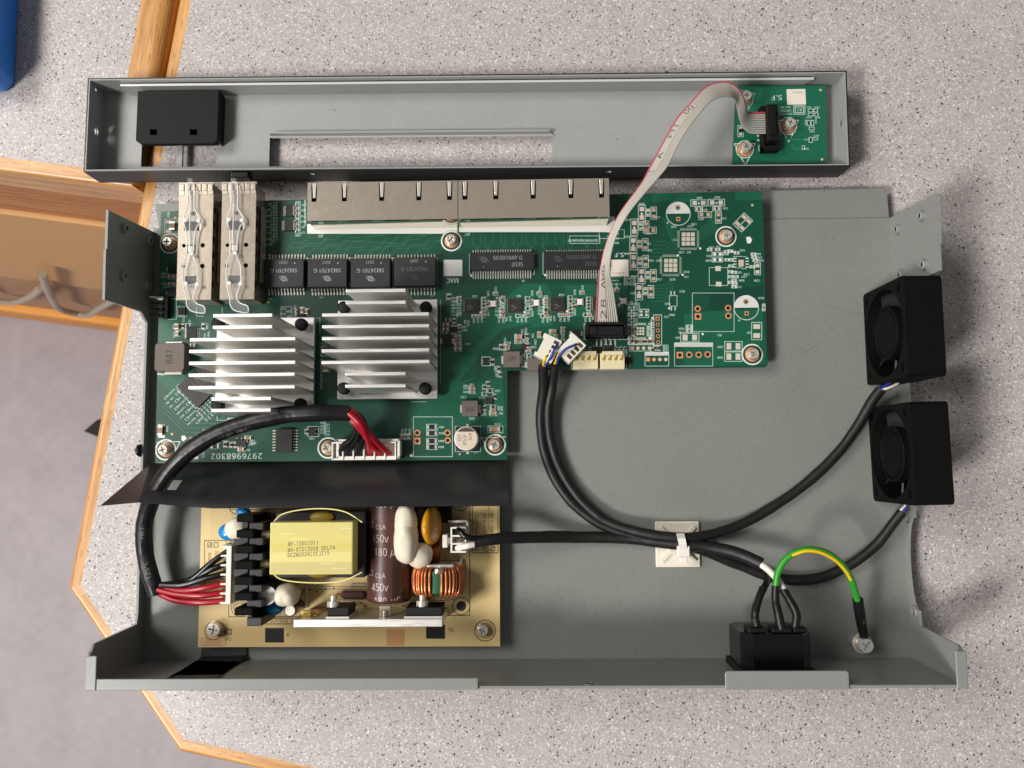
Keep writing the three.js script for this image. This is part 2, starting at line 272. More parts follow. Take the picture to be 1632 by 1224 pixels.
{
  const p = (u, v, y) => { const a = A(u, v, y); return [a[0], a[2]]; };
  const o = A(200, 684, -705), t = thing('chair_foot', 'dark pointed chair foot on the floor at the left edge of the table', 'chair', [o[0], -720, o[2]]);
  mesh('leg', plateY([p(129, 687, -690), p(150, 669, -690), p(260, 640, -690), p(260, 735, -690), p(152, 696, -690)], -716, -694, [], 3), M.blackPlastic, t);
}
{
  const a = A(28.6, 60, 0), b = A(10, 148.5, 0), t = thing('blue_case', 'blue plastic case with a rounded corner at the upper left corner', 'case', [a[0] - 30, 0, b[2] - 40]);
  const w = 80, d = 110, base = [a[0] - w, a[0], b[2] - d, b[2]];
  const s = new THREE.Shape(), r = 7, x0 = base[0], x1 = base[1], z0 = -base[3], z1 = -base[2];
  s.moveTo(x0 + r, z0); s.lineTo(x1 - r, z0); s.absarc(x1 - r, z0 + r, r, -Math.PI / 2, 0); s.lineTo(x1, z1); s.lineTo(x0, z1); s.lineTo(x0, z0 + r);
  mesh('body', ext(s, 19, 1.6).rotateX(-Math.PI / 2), M.bluePlastic, t);
  mesh('lid', plateY(rectPts(x0 + 5, x1 - 6, base[2] + 5, base[3] - 6), 19.02, 21, [], 0.8), M.bluePlastic, t);
}

// ---------------------------------------------------------------- the case
const holeCollar = (x, y, z, dir) => [cylX(2.2, 1.1, x + dir * 0.55, y, z)];
{
  const t = thing('metal_case', 'open grey sheet metal case holding the circuit boards, fans and power socket', 'case', [0, 5, 95]);
  const lip = (u, v) => { const a = A(u, v, 5.6); return [a[0], a[2]]; };
  mesh('base_plate', plateY([[-165, 0], [165, 0], [165, 191], [-165, 191]], 5, 6), M.caseCoat, t);
  mesh('front_lip', plateY([[-162.5, -0.3], lip(247, 325), lip(1413, 300), [164, -0.3]], 4.6, 5.6), M.caseCoat, t);
  mesh('rear_wall', [plateZ([[-164, 6.01], [164, 6.01], [164, 49.8], [-164, 49.8]], 190, 191, [[-150, 20, 0.9]])], M.coat, t);
  mesh('wall_flange', plateY(rectPts(-160.9, -16.4, 186.9, 191.2), 49.81, 50.6, [], 0.3), M.coat, t);
  mesh('wall_flange', plateY([[75.7, 185.5], [76.4, 184.6], [120.8, 184.6], [121.5, 185.5], [121.5, 191.4], [75.7, 191.4]], 49.81, 50.6, [], 0.3), M.coat, t);
  const collars = [[8.5, 35.6], [7.8, 13.4], [28.5, 35.4], [27.9, 13.8]];
  const hs = [], boss = (d, dy) => collars.map(c => [cylX(2.1, 1.6, d * 163.4, c[1] + dy, c[0], 18), new THREE.TorusGeometry(1.4, 0.55, 8, 18).rotateY(Math.PI / 2).translate(d * 162.6, c[1] + dy, c[0])]), pit = (d, dy) => collars.map(c => cylX(1.0, 0.3, d * 162.5, c[1] + dy, c[0], 14));
  const L = mesh('side_wall', plateX([[2.2, 6.01], [4.6, 48.2], [20.5, 48.2], [20.8, 49], [41, 48.6], [40.2, 16.8], [44, 11], [170, 11], [174, 12], [174.6, 47], [177, 48.4], [178, 49.8], [191, 49.8], [191, 6.01]], -165, -164, hs), M.coat, t);
  mesh('screw_boss', boss(-1, 0), M.coat, L); mesh('threaded_hole', pit(-1, 0), M.dark, L);
  const arc = []; for (let i = 0; i <= 14; i++) { const a = i / 14 * Math.PI; arc.push([150 - 19 * Math.cos(a), 15.4 - 7.2 * Math.sin(a) ** 0.8]); }
  const Rw = mesh('side_wall', plateX([[0.2, 6.01], [3, 49.4], [23, 49.4], [23.3, 48.4], [33.4, 48.4], [33.8, 16], [122, 15.4], ...arc, [172, 15.6], [175, 16.2], [176.4, 46.3], [178, 49.8], [191, 49.8], [191, 6.01]], 164, 165, [[124, 11.5, 1.7], [132.2, 9, 1.6], [170, 11.6, 1.7]]), M.coat, t);
  mesh('screw_boss', [...boss(1, 2), new THREE.TorusGeometry(2, 0.5, 8, 18).rotateY(Math.PI / 2).translate(163.8, 11.6, 170)], M.coat, Rw); mesh('threaded_hole', pit(1, 2), M.dark, Rw);
  mesh('corner_tab', RB(-165.2, -161, 49.81, 50.7, 178.3, 191.2, 0.4), M.coat, t);
  mesh('corner_tab', RB(161, 165.2, 49.81, 50.7, 177.5, 191.2, 0.4), M.coat, t);
  // black screw head on the outside of the left wall
  const q = A(228, 718, 10);
  mesh('side_screw', [lathe([[0, 2.6], [1.6, 2.4], [2.7, 1.4], [2.9, 0], [0, 0]]).rotateZ(Math.PI / 2).translate(-165, 10, q[2]), cylX(1.1, 1, -167.3, 10, q[2], 6)], M.glossBlack, t);
  mesh('dimple', [new THREE.TorusGeometry(1.5, 0.35, 8, 20).translate(A(937, 1089, 47)[0], 47.3, 189.9)], M.coat, t); mesh('dimple_shade', cylZ(1.4, 0.3, A(937, 1089, 47)[0], 47.3, 189.95, 18), M.dark, t);
  // rubber feet lift it off the table
  for (const [x, z] of [[-145, 18], [145, 18], [-145, 172], [145, 172]]) mesh('rubber_foot', cyl(6, 4.6, x, 0.02, z, 20, 5), M.blackPlastic, t);
  // stand-offs under the boards
  for (const [u, v] of [[271, 388], [719, 384], [1161, 375], [1204, 563], [264, 716], [789, 709], [524, 713], [340, 1007], [773, 1006]]) { const a = A(u, v, 13.6); mesh('stand_off', cyl(3, 5.9, a[0], 6, a[2], 18), M.coat, t); }
}

// ---------------------------------------------------------------- front bezel
const BZ = { c: [-23.9, 0, -42.2], a: -0.0079 };
const Lb = (u, v, y) => { const w = A(u, v, y), dx = w[0] - BZ.c[0], dz = w[2] - BZ.c[2], c = Math.cos(BZ.a), s = Math.sin(BZ.a); return [dx * c - dz * s, y, dx * s + dz * c]; };
{
  const t = thing('front_bezel', 'long shallow black and grey metal bezel lying on its face above the case', 'bezel', BZ.c, { turn: BZ.a, local: true });
  const X = 167.2, Z = 21.4;
  const win = [[430, 218, 881, 262], [226, 231.5, 281, 265.5], [291, 231.5, 344.6, 265.5]].map(q => { const a = Lb(q[0], q[1], 5), b = Lb(q[2], q[3], 5); return rectPts(a[0], b[0], a[2], b[2]); });
  mesh('front_panel', plateY(rectPts(-X + 1, X - 1, -Z + 1, Z - 1), 4.5, 5, win), M.coatBlue, t);
  mesh('outer_skin', [plateY(rectPts(-X, X, -Z, Z), 3.6, 4.48, win)], M.blackCoat, t);
  const h = [[Lb(152, 209, 11)[2], 10.6, 1.7], [Lb(165, 149, 9)[2], 13, 0.9]], h2 = [[Lb(1338, 198, 11)[2], 11.6, 1.5]];
  for (const [sgn, hh] of [[-1, h], [1, h2]]) {
    mesh('end_wall', plateX(rectPts(-Z + 0.5, Z - 0.5, 4.5, 18).map(p => [p[0], p[1]]), sgn < 0 ? -X + 0.5 : X - 1, sgn < 0 ? -X + 1 : X - 0.5, hh), M.coatBlue, t);
    mesh('end_wall', plateX([[-Z, 3.6], [Z, 3.6], [Z, 18.1], [-Z, 18.1]], sgn < 0 ? -X : X - 0.49, sgn < 0 ? -X + 0.49 : X, hh), M.blackCoat, t);
  }
  const bh = [[Lb(497, 284, 12)[0], 12.5, 1.6], [Lb(970, 277, 12)[0], 12.5, 1.6]];
  mesh('long_wall', plateZ(rectPts(-X + 1, X - 1, 5, 18), Z - 1, Z - 0.5, bh), M.coatBlue, t);
  mesh('long_wall', plateZ(rectPts(-X + 0.5, X - 0.5, 3.6, 18.1), Z - 0.49, Z, bh), M.blackCoat, t);
  mesh('long_wall', plateZ(rectPts(-X + 1, X - 1, 5, 18), -Z + 0.5, -Z + 1), M.coatBlue, t);
  mesh('long_wall', plateZ(rectPts(-X + 0.5, X - 0.5, 3.6, 18.1), -Z, -Z + 0.49), M.blackCoat, t);
  // inner strip along the far wall, bare metal on its top edge
  const s0 = Lb(192, 134, 15), s1 = Lb(1297, 127, 15), sz = (s0[2] + s1[2]) / 2;
  mesh('stiffener', plateZ([[s0[0], 5.05], [s0[0], 14.9], [s1[0], 14.9], [s1[0] - 5, 5.05]], sz - 0.55, sz + 0.55), M.coatBlue, t);
  mesh('slot', B(s0[0] + 4, s1[0] - 1, 13.4, 15.1, sz - 1.5, sz - 0.56), M.pit, t);  // solid black bar standing in for the deep shadow behind the stiffener
  mesh('stiffener_edge', B(s0[0], s1[0], 14.95, 15.2, sz - 0.5, sz + 0.5), M.bareEdge, t);
  // turned-up edge of the long window
  const w0 = win[0]; mesh('window_flange', plateZ([[w0[0][0], 5.02], [w0[1][0], 5.02], [w0[1][0] - 1.5, 8.6], [w0[0][0] + 1, 8.6]], w0[0][1] - 0.9, w0[0][1] - 0.1), M.coatBlue, t);
  mesh('window_flange', B(w0[0][0], w0[1][0], 3.7, 5.1, w0[0][1] - 0.06, w0[0][1] + 0.3), M.bareEdge, t);
  for (const q of [[400, 143], [625, 141], [1015, 139]]) { const a = Lb(q[0], q[1], 8); mesh('weld_mark', new THREE.SphereGeometry(0.55, 10, 8).scale(1, 0.7, 0.5).translate(a[0], 8, -Z + 1.05), M.bareEdge, t); }
  for (let i = 0; i < 3; i++) { const q = [[533, 176], [984, 222], [860, 268]][i], a = Lb(q[0], q[1], 5); mesh('weld_mark', new THREE.SphereGeometry(0.35, 8, 6).scale(1.2, 0.3, 1).translate(a[0], 5.05, a[2]), M.ferrite, t); }
  // black cover over the cage openings
  const a = Lb(219.5, 145, 13.2), b = Lb(346, 228, 13.2);
  const hol = [[238.5, 205, 250.5, 215.5], [302, 205, 314.5, 215.5]].map(q => { const k = Lb(q[0], q[1], 13.2), l = Lb(q[2], q[3], 13.2); return rectPts(k[0], l[0], k[2], l[2]); });
  const out = [[a[0], a[2]], [b[0], a[2]], [b[0], b[2] - 1.5], [b[0] - 1.6, b[2]], [a[0] + 2, b[2]], [a[0], b[2] - 1.5]];
  const cv = mesh('cage_cover', [plateY(out, 12.3, 13.2, hol, 0.15), B(b[0] - 0.9, b[0], 5, 12.28, a[2], b[2] - 1.7), B(a[0], a[0] + 0.9, 5, 12.28, a[2], b[2] - 1.7), B(a[0] + 1, b[0] - 1, 5, 12.28, a[2], a[2] + 0.8)], M.blackPlastic, t, { label: 'black cover box with two small square holes' });
  mesh('inner_liner', B(a[0] + 1, b[0] - 1, 8, 8.4, a[2] + 1, b[2] - 1), M.pit, cv);
  const c0 = Lb(368, 277, 17), c1 = Lb(398, 290, 15);
  mesh('clip', [RB(c0[0], c1[0], 12, 17.2, Z + 0.02, Z + 2.6, 0.5), RB(c0[0] + 2, c1[0] - 2, 5, 12, Z + 0.02, Z + 1.4, 0.4)], M.glossBlack, t);
  for (const q of [[250, 270, 8], [860, 268, 6]]) { const k = Lb(q[0], q[1], 5); mesh('scratch', B(k[0], k[0] + 2, 5.02, 5.06, k[2], k[2] + 0.4), M.bareEdge, t); }
}

// ---------------------------------------------------------------- printed boards: a drawing surface laid in board millimetres
function boardArt(x0, z0, w, d, ppm, y, base) {
  const c = canvas(Math.round(w * ppm), Math.round(d * ppm)), g = c.getContext('2d');
  const D = { g, c, y, r: rng(77) };
  D.p = (u, v) => { const a = A(u, v, y); return [(a[0] - x0) * ppm, (a[2] - z0) * ppm]; };
  D.k = ppm / 3.72;                                // one photo unit on the board
  g.fillStyle = base; g.fillRect(0, 0, c.width, c.height);
  D.poly = (pts, col) => { g.fillStyle = col; g.beginPath(); pts.forEach((q, i) => { const a = D.p(...q); i ? g.lineTo(...a) : g.moveTo(...a); }); g.closePath(); g.fill(); };
  D.line = (pts, col, w) => { g.strokeStyle = col; g.lineWidth = w * D.k; g.lineJoin = 'round'; g.beginPath(); pts.forEach((q, i) => { const a = D.p(...q); i ? g.lineTo(...a) : g.moveTo(...a); }); g.stroke(); };
  D.rect = (u0, v0, u1, v1, col) => D.poly([[u0, v0], [u1, v0], [u1, v1], [u0, v1]], col);
  D.box = (u0, v0, u1, v1, col, w = 1) => D.line([[u0, v0], [u1, v0], [u1, v1], [u0, v1], [u0, v0], [u1, v0]], col, w);
  D.disc = (u, v, r, col) => { const a = D.p(u, v); g.fillStyle = col; g.beginPath(); g.arc(a[0], a[1], r * D.k, 0, 7); g.fill(); };
  D.ring = (u, v, r, col, w) => { const a = D.p(u, v); g.strokeStyle = col; g.lineWidth = w * D.k; g.beginPath(); g.arc(a[0], a[1], r * D.k, 0, 7); g.stroke(); };
  D.text = (s, u, v, size, o = {}) => { const a = D.p(u, v); text(g, s, a[0], a[1], size * D.k, { ...o }); };
  D.uv = q => (geo) => { const P = geo.attributes.position, U = geo.attributes.uv; for (let i = 0; i < P.count; i++) U.setXY(i, (P.getX(i) - x0) / w, 1 - (P.getZ(i) - z0) / d); return geo; };
  return D;
}
const W_ = '#d9dcd6', CU = '#d88f68', PAD = '#cfc4b6', UP = Math.PI;
// ---------------------------------------------------------------- main board
const PCB = 13.6, MB = boardArt(-162, -14, 272, 124, 7.4, PCB, '#0e4936');
const chipRefs = [];
{
  const D = MB, r = D.r, g = D.g;
  for (const q of [[[250, 337], [400, 320], [420, 480], [250, 480]], [[812, 470], [835, 451], [870, 452], [880, 470], [880, 520], [800, 525], [760, 560], [760, 600], [700, 640], [690, 560]], [[1040, 300], [1110, 305], [1110, 322], [1040, 322]], [[1170, 300], [1212, 300], [1216, 318], [1172, 320]], [[1090, 500], [1215, 490], [1222, 580], [1090, 585]], [[900, 455], [1000, 452], [1000, 500], [905, 505]], [[640, 640], [800, 600], [806, 680], [640, 690]], [[250, 500], [300, 500], [340, 560], [280, 640], [250, 600]]]) D.poly(q, 'rgba(26,104,74,0.55)');
  for (const q of [[[800, 525], [850, 515], [760, 600], [730, 610]], [[700, 400], [1000, 385], [1000, 450], [700, 455]], [[420, 460], [560, 455], [520, 520], [430, 500]], [[560, 660], [650, 640], [660, 735], [560, 735]], [[1130, 465], [1216, 455], [1216, 492], [1130, 496]]]) D.poly(q, 'rgba(12,52,44,0.55)');
  const TR = 'rgba(70,150,112,0.5)';
  for (let i = 0; i < 13; i++) { // fan-out from the port sockets to the transformers
    let u = 455 + i * 10, v = 404 - (i % 4) * 2; const pts = [[u - 20 + i * 9, 408]];
    let x = u - 20 + i * 9, y = 404; const segs = [10 + (i % 3) * 5, 20, 14, 30, 10];
    for (let k = 0; k < 3; k++) { pts.push([x, y]); const s = 6 + ((i * 3 + k * 5) % 7); x += s; y -= s; pts.push([x, y]); x += 14 + ((i * 5 + k * 3) % 12); } pts.push([x, y], [x + (y - 374), 374]); D.line(pts, TR, 0.9);
  }
  for (let i = 0; i < 22; i++) { const u = 740 + i * 11 + (i % 3) * 2; D.line([[u, 374], [u, 384 + (i % 4) * 3], [u + (i % 2 ? 7 : -7), 392 + (i % 4) * 3], [u + (i % 2 ? 7 : -7), 402]], TR, 0.8); }
  for (let i = 0; i < 9; i++) { const y = 693 - i * 3.6; D.line([[260, y - 34], [294, y], [352, y], [392, y - 40]], i % 2 ? TR : 'rgba(10,52,44,0.6)', 1.1); }
  for (let i = 0; i < 6; i++) { D.line([[1054 + i * 3, 345 + i * 7], [1076, 365 + i * 6], [1082, 372 + i * 5]], TR, 1); D.line([[1040, 385 + i * 6], [1060, 385 + i * 6], [1078, 398 + i * 6]], TR, 1); D.line([[1116, 362 + i * 4], [1130 + i * 2, 355 + i * 3], [1136 + i * 2, 335]], TR, 1); D.line([[1036, 455 + i * 5], [1060, 455 + i * 5], [1074, 445 + i * 5]], TR, 1); }
  for (let i = 0; i < 26; i++) D.line([[515 + i * 5, 640], [515 + i * 5, 650 + (i % 6) * 4], [520 + i * 5, 655 + (i % 6) * 4], [520 + i * 5, 690]], 'rgba(10,46,40,0.5)', 0.8);
  for (let i = 0; i < 10; i++) D.line([[575, 650 + i * 4], [600 + i * 6, 650 + i * 4], [640 + i * 4, 640 - i * 3]], 'rgba(10,46,40,0.6)', 1.2);
  for (let i = 0; i < 700; i++) { const u = 255 + r() * 950, v = 320 + r() * 410; if (u > 806 && v > 585) continue; D.disc(u, v, 0.7, r() < 0.5 ? 'rgba(60,130,98,0.6)' : 'rgba(8,40,34,0.6)'); }
  // port socket outline (broad white bar), transformer outlines
  D.rect(489.5, 357, 729, 372.6, '#e6e6e0'); D.rect(731.5, 355, 976.5, 370, '#e6e6e0'); D.rect(970, 345, 980, 364, '#e6e6e0');
  D.text('J02', 511, 376, 6, { rot: UP, col: W_ }); D.text('J01', 745, 373, 6, { rot: UP, col: W_ });
  for (const [u0, v0, u1, v1] of [[417, 412, 486, 456], [486, 412, 556, 456], [555, 411, 626, 455], [624, 411, 696.5, 459]]) D.box(u0, v0, u1, v1, W_, 0.8);
  for (const u of [489, 557, 625, 692.5]) D.disc(u, 411.5, 1.9, W_);
  D.box(748, 404, 851.5, 437, W_, 0.8); D.box(865.5, 403, 968, 437, W_, 0.8); D.disc(751, 439.5, 1.8, W_); D.disc(869, 438.5, 1.8, W_);
  D.text('U2', 834, 447.5, 4.2, { rot: UP, col: W_ }); D.text('U1', 953, 446, 4.2, { rot: UP, col: W_ }); D.text('LP8', 430, 476.5, 4, { rot: UP, col: W_ }); D.text('LP1', 512, 474, 4, { rot: UP, col: W_ }); D.text('LT3', 689, 471, 4, { rot: UP, col: W_ });
  D.rect(706.8, 414, 736.8, 440, '#c9c9c6'); D.text('MAC', 721.5, 447, 11, { rot: UP, col: W_, sx: 0.9 });
  D.text('S.F', 987, 406, 10, { rot: UP, col: W_, sx: 1.2 }); D.text('2976968302', 377, 727, 12.5, { rot: UP, col: W_, sx: 1.12, font: 'monospace' });
  D.text('C1', 1002, 447.5, 8, { rot: UP, col: W_ }); D.box(995, 441, 1012, 454, W_, 1); D.box(997.5, 443.5, 1009.5, 451.5, W_, 0.8);
  for (const [s, u, v] of [['F234VO', 980, 447], ['UA CP 88-2', 981, 441], ['VL 94V 22', 982, 453]]) D.text(s, u, v, 4, { rot: UP, col: W_ });
  // screw rings
  const ring = (u, v) => { D.disc(u, v, 17.5, '#15493a'); D.ring(u, v, 16, '#e6e6e0', 2.4); D.disc(u, v, 12.5, '#0f2a22'); D.disc(u, v, 11.6, CU); };
  for (const [u, v] of [[271, 388], [719.5, 384], [1157, 377], [1199, 565], [264, 717], [789, 709], [523, 714]]) ring(u, v);
  D.line([[766, 698], [806, 696.5]], W_, 1.4); D.line([[767, 698], [774, 709]], W_, 1.4); D.line([[250, 705], [287, 704], [279, 720]], W_, 1.4);
  for (const [u, v] of [[1199, 327], [274, 692], [279, 347], [288.5, 620.5]]) { D.disc(u, v, 2.6, '#2a6a50'); D.disc(u, v, 1.9, '#e8b488'); }
  D.poly([[1189, 378], [1195, 377], [1199, 382], [1196, 388], [1191, 388]], '#e2e2dc'); D.poly([[289, 695], [294, 694], [298, 699], [292, 704], [289, 701]], '#e2e2dc'); D.poly([[299, 699], [304, 695], [307, 698], [306, 703]], '#8b8176');
  // round capacitor footprints
  const cap = (u, v, rr) => { const a = D.p(u, v); D.ring(u, v, rr, W_, 1.2); g.fillStyle = '#d4d6d0'; g.beginPath(); g.arc(a[0], a[1], rr * D.k, Math.PI, 0); g.fill(); };
  cap(1081, 340.5, 19.3); cap(1189.5, 490.5, 19.6);
  for (const [u, v] of [[1080.5, 331], [1189, 481]]) { D.disc(u, v, 4, '#12402f'); D.disc(u, v, 3.3, CU); D.disc(u, v, 1.9, '#1c1310'); }
  for (const [u, v] of [[1081, 349], [1190, 499.5]]) { D.rect(u - 3.3, v - 3.3, u + 3.3, v + 3.3, CU); D.disc(u, v, 1.7, '#1c1310'); }
  D.text('+', 1064, 355, 9, { col: W_ }); D.text('+', 1178, 510.5, 9, { col: W_ });
  // transformer footprint and others with plated holes
  D.box(1103.5, 467, 1170, 528.5, W_, 0.9); D.disc(1120, 532.5, 2, W_); D.box(659, 664.5, 721, 728, W_, 0.9); D.disc(655.5, 726.5, 2, W_);
  const hole = (u, v, q, rr = 4.6) => { q ? D.rect(u - rr, v - rr, u + rr, v + rr, CU) : D.disc(u, v, rr, CU); D.disc(u, v, rr * 0.56, '#120c0a'); };
  for (const [u, v, q] of [[1112, 492, 0], [1112.5, 504.5, 1], [1160.5, 491, 0], [1161, 503.5, 0], [665, 690, 0], [665, 703, 1], [713, 690, 0], [713.5, 702, 0], [1083.5, 566, 1], [1098.5, 565.5, 0], [1113.5, 565.5, 0], [1128, 565, 0]]) hole(u, v, q, 5.2);
  for (let i = 0; i < 5; i++) hole(1048 + i * 0.25, 508 + i * 9.3, i === 0, 3.1);
  D.box(1042, 502, 1054.5, 550, W_, 1); D.disc(1040, 507, 1.8, W_);
  D.rect(1075, 546.5, 1135.5, 553, '#c4c4c0'); D.box(1075, 546.5, 1136, 583.5, W_, 0.9); D.rect(1028, 561.5, 1065.5, 567, '#c4c4c0'); D.box(1028, 561.5, 1066, 583.5, W_, 0.9); D.box(1003, 549.5, 1041, 559.5, W_, 0.9);
  for (let i = 0; i < 4; i++) { const c = ['#dc9468', '#d8a07c', '#d4ae92', '#d0bcae'][i]; i ? D.disc(1033 + i * 9.4, 573, 3, c) : D.rect(1029.8, 570, 1036, 576, c); i ? D.disc(1007.5 + i * 9.2, 555, 3, '#ccb49c') : D.rect(1004.5, 552, 1010.5, 558, '#cfa89a'); }
  // bare lands: pairs of pads inside an outline
  const land = (u0, v0, u1, v1, horiz, col = PAD, ol = W_) => { if (ol) D.box(u0, v0, u1, v1, ol, 1); const w = u1 - u0, h = v1 - v0; if (horiz) { D.rect(u0 + w * .1, v0 + h * .16, u0 + w * .38, v1 - h * .16, col); D.rect(u1 - w * .38, v0 + h * .16, u1 - w * .1, v1 - h * .16, col); } else { D.rect(u0 + w * .16, v0 + h * .1, u1 - w * .16, v0 + h * .38, col); D.rect(u0 + w * .16, v1 - h * .38, u1 - w * .16, v1 - h * .1, col); } };
  for (const [u, v] of [[1023, 340], [1011, 362], [1009.5, 390], [1010, 417], [1022.5, 439.5], [1018.5, 465]]) { D.rect(u - 5.5, v - 13, u + 5.5, v + 13, '#10382c'); land(u - 5.5, v - 13, u + 5.5, v + 13, 0, '#c9bcae'); D.text('*', u, v + 2.5, 11, { col: '#f0f0ea' }); land(u + 7, v - 7, u + 13, v + 5, 0); land(u + 14.5, v - 10, u + 23.5, v + 9.5, 0, '#cba896'); }
  land(1026, 362, 1046, 372, 1, '#cba896'); land(1101, 318.5, 1127, 328.5, 1); land(1129, 317.5, 1155, 328, 1); D.text('*', 1114, 325.5, 9, { col: '#f0f0ea' }); D.text('*', 1142, 325, 9, { col: '#f0f0ea' });
  land(1108, 330, 1120, 337, 1); land(1136, 329, 1149, 336, 1); land(1113, 337.5, 1134, 346.5, 1, '#cba896'); land(1140.5, 338, 1150, 356, 0, '#cba896');
  { const a = D.p(1183, 353.5); g.save(); g.translate(...a); g.rotate(0.785); const s = D.k; g.strokeStyle = W_; g.lineWidth = s; g.strokeRect(-8 * s, -13 * s, 9.5 * s, 26 * s); g.strokeRect(1.5 * s, -13 * s, 9.5 * s, 26 * s); g.fillStyle = '#c9b4a4'; for (const x of [-7, 3]) for (const y of [-11, 4.5]) g.fillRect(x * s, y * s, 7.5 * s, 6 * s); g.restore(); }
  for (const [u0, v0, n] of [[1086, 370, 22], [1058, 412, 22], [1014, 521, 13.5]]) { // bare quad packages with a nine-part centre land
    D.box(u0 - 3, v0 - 3, u0 + n + 3, v0 + n + 3, 'rgba(217,220,214,0.5)', 0.5);
    for (let i = 0; i < 3; i++) for (let j = 0; j < 3; j++) D.rect(u0 + i * n / 3 + .5, v0 + j * n / 3 + .5, u0 + (i + 1) * n / 3 - .5, v0 + (j + 1) * n / 3 - .5, '#d2c8b6');
    for (let i = 0; i < 15; i++) { const q = u0 - 1.5 + i * (n + 3) / 14, s = v0 - 1.5 + i * (n + 3) / 14; D.rect(q - .4, v0 - 6.5, q + .4, v0 - 3, PAD); D.rect(q - .4, v0 + n + 3, q + .4, v0 + n + 6.5, PAD); D.rect(u0 - 6.5, s - .4, u0 - 3, s + .4, PAD); D.rect(u0 + n + 3, s - .4, u0 + n + 6.5, s + .4, PAD); }
    D.disc(u0 + n + 8, v0 + n + 4, 1.9, '#e6e6e0');
  }
  D.disc(1080.5, 407, 1.9, '#e6e6e0');
  D.box(1130.5, 426.5, 1160, 455, W_, 0.9); D.rect(1140, 424, 1149, 432, PAD); D.rect(1141, 449, 1150, 456.5, PAD);
  D.box(1067, 471, 1079, 488, W_, 0.9); for (const [u, v] of [[1069.5, 464], [1075, 464], [1070, 489], [1076, 489]]) D.rect(u - 1, v, u + 1, v + 6, PAD); D.disc(1066.5, 491.5, 1.9, W_);
  land(1198, 514, 1214, 541.5, 0); land(1155, 544.5, 1183, 559.5, 1); land(1155, 561, 1183, 576, 1); land(1085, 531, 1114, 545, 1); land(1093.5, 518, 1104, 524, 1); land(1093.5, 524.5, 1104, 530.5, 1); land(1202.5, 419, 1212, 438, 0); land(1135, 402, 1152, 408, 1, '#e6e6e0'); land(1135, 411, 1152, 417.5, 1, '#e6e6e0'); land(1018.5, 493, 1034, 506, 1); D.rect(1018, 498.3, 1035, 500, '#14493a'); land(1215, 484.5, 1219.5, 495.5, 0);
  D.rect(1177, 414, 1185.5, 425, '#cbb0a0'); for (let i = 0; i < 4; i++) { D.rect(1168.5, 411 + i * 4.6, 1174, 412.6 + i * 4.6, '#e6e6e0'); D.rect(1188, 411 + i * 4.6, 1193.5, 412.6 + i * 4.6, '#e6e6e0'); }
  D.line([[1168, 408.5], [1190, 409]], W_, 0.9); D.line([[1175, 428], [1180, 426], [1184, 428.5], [1190, 428]], W_, 0.9);
  for (const [u, v] of [[1130, 398], [1143, 397.5], [1157, 401], [1163, 400], [1173, 403], [1158, 414], [1164, 414], [1200, 405], [1201, 410], [1203, 415], [1198, 425], [1164, 424], [1163, 433], [1163, 441], [1164, 450], [1169, 434], [1172, 441], [1169, 447], [1170, 452], [1169, 457]]) land(u - 3, v - 1.8, u + 5, v + 2, 1, '#d9d4ca');
  // board identification label and its marks
  D.rect(973, 414, 1002, 440, '#d9d3c8'); D.rect(976.5, 417.5, 992, 432, '#d2ccc2');
  // headers and cable sockets
  D.box(931, 516, 1001, 541, W_, 0.9); for (const [u0, u1] of [[911, 955], [956, 999]]) D.box(u0, 557, u1, 588.5, W_, 0.9); D.box(268, 476, 281, 509, W_, 0.8);
  D.box(283, 488, 297, 505, W_, 0.8); D.line([[354, 490], [354, 499], [363, 506], [377, 507]], W_, 0.8); D.line([[313, 489], [313, 504], [325, 504]], W_, 0.8);
  D.line([[702, 478], [702, 612]], W_, 0.8); D.line([[503, 507], [510, 507], [510, 530]], W_, 0.8); D.line([[655, 640.5], [680, 640.5]], W_, 0.8); D.line([[250, 596], [262, 597]], '#b9beb6', 3); D.line([[346, 663], [346, 670], [362, 670]], W_, 0.9);
  D.box(302, 550, 345, 650, 'rgba(0,0,0,0)', 0.1); D.line([[282, 621], [330, 573]], W_, 0.9); D.line([[282, 621], [312, 651], [336, 628]], W_, 0.9);
  D.box(725.5, 679.5, 766, 720, W_, 0.9); D.text('+', 732.5, 724, 9, { col: W_ }); D.text('C71', 758, 722, 4, { rot: UP, col: W_ });
  D.box(768, 569, 781.5, 583, W_, 0.9); D.box(490, 680, 508, 696, W_, 0.9); D.rect(431, 492, 463, 500, 'rgba(0,0,0,0)'); D.box(448, 489, 465, 506, W_, 0.8);
  D.box(908, 376, 956, 388, W_, 0.8); D.box(955, 366, 995, 380, W_, 0.8);
}
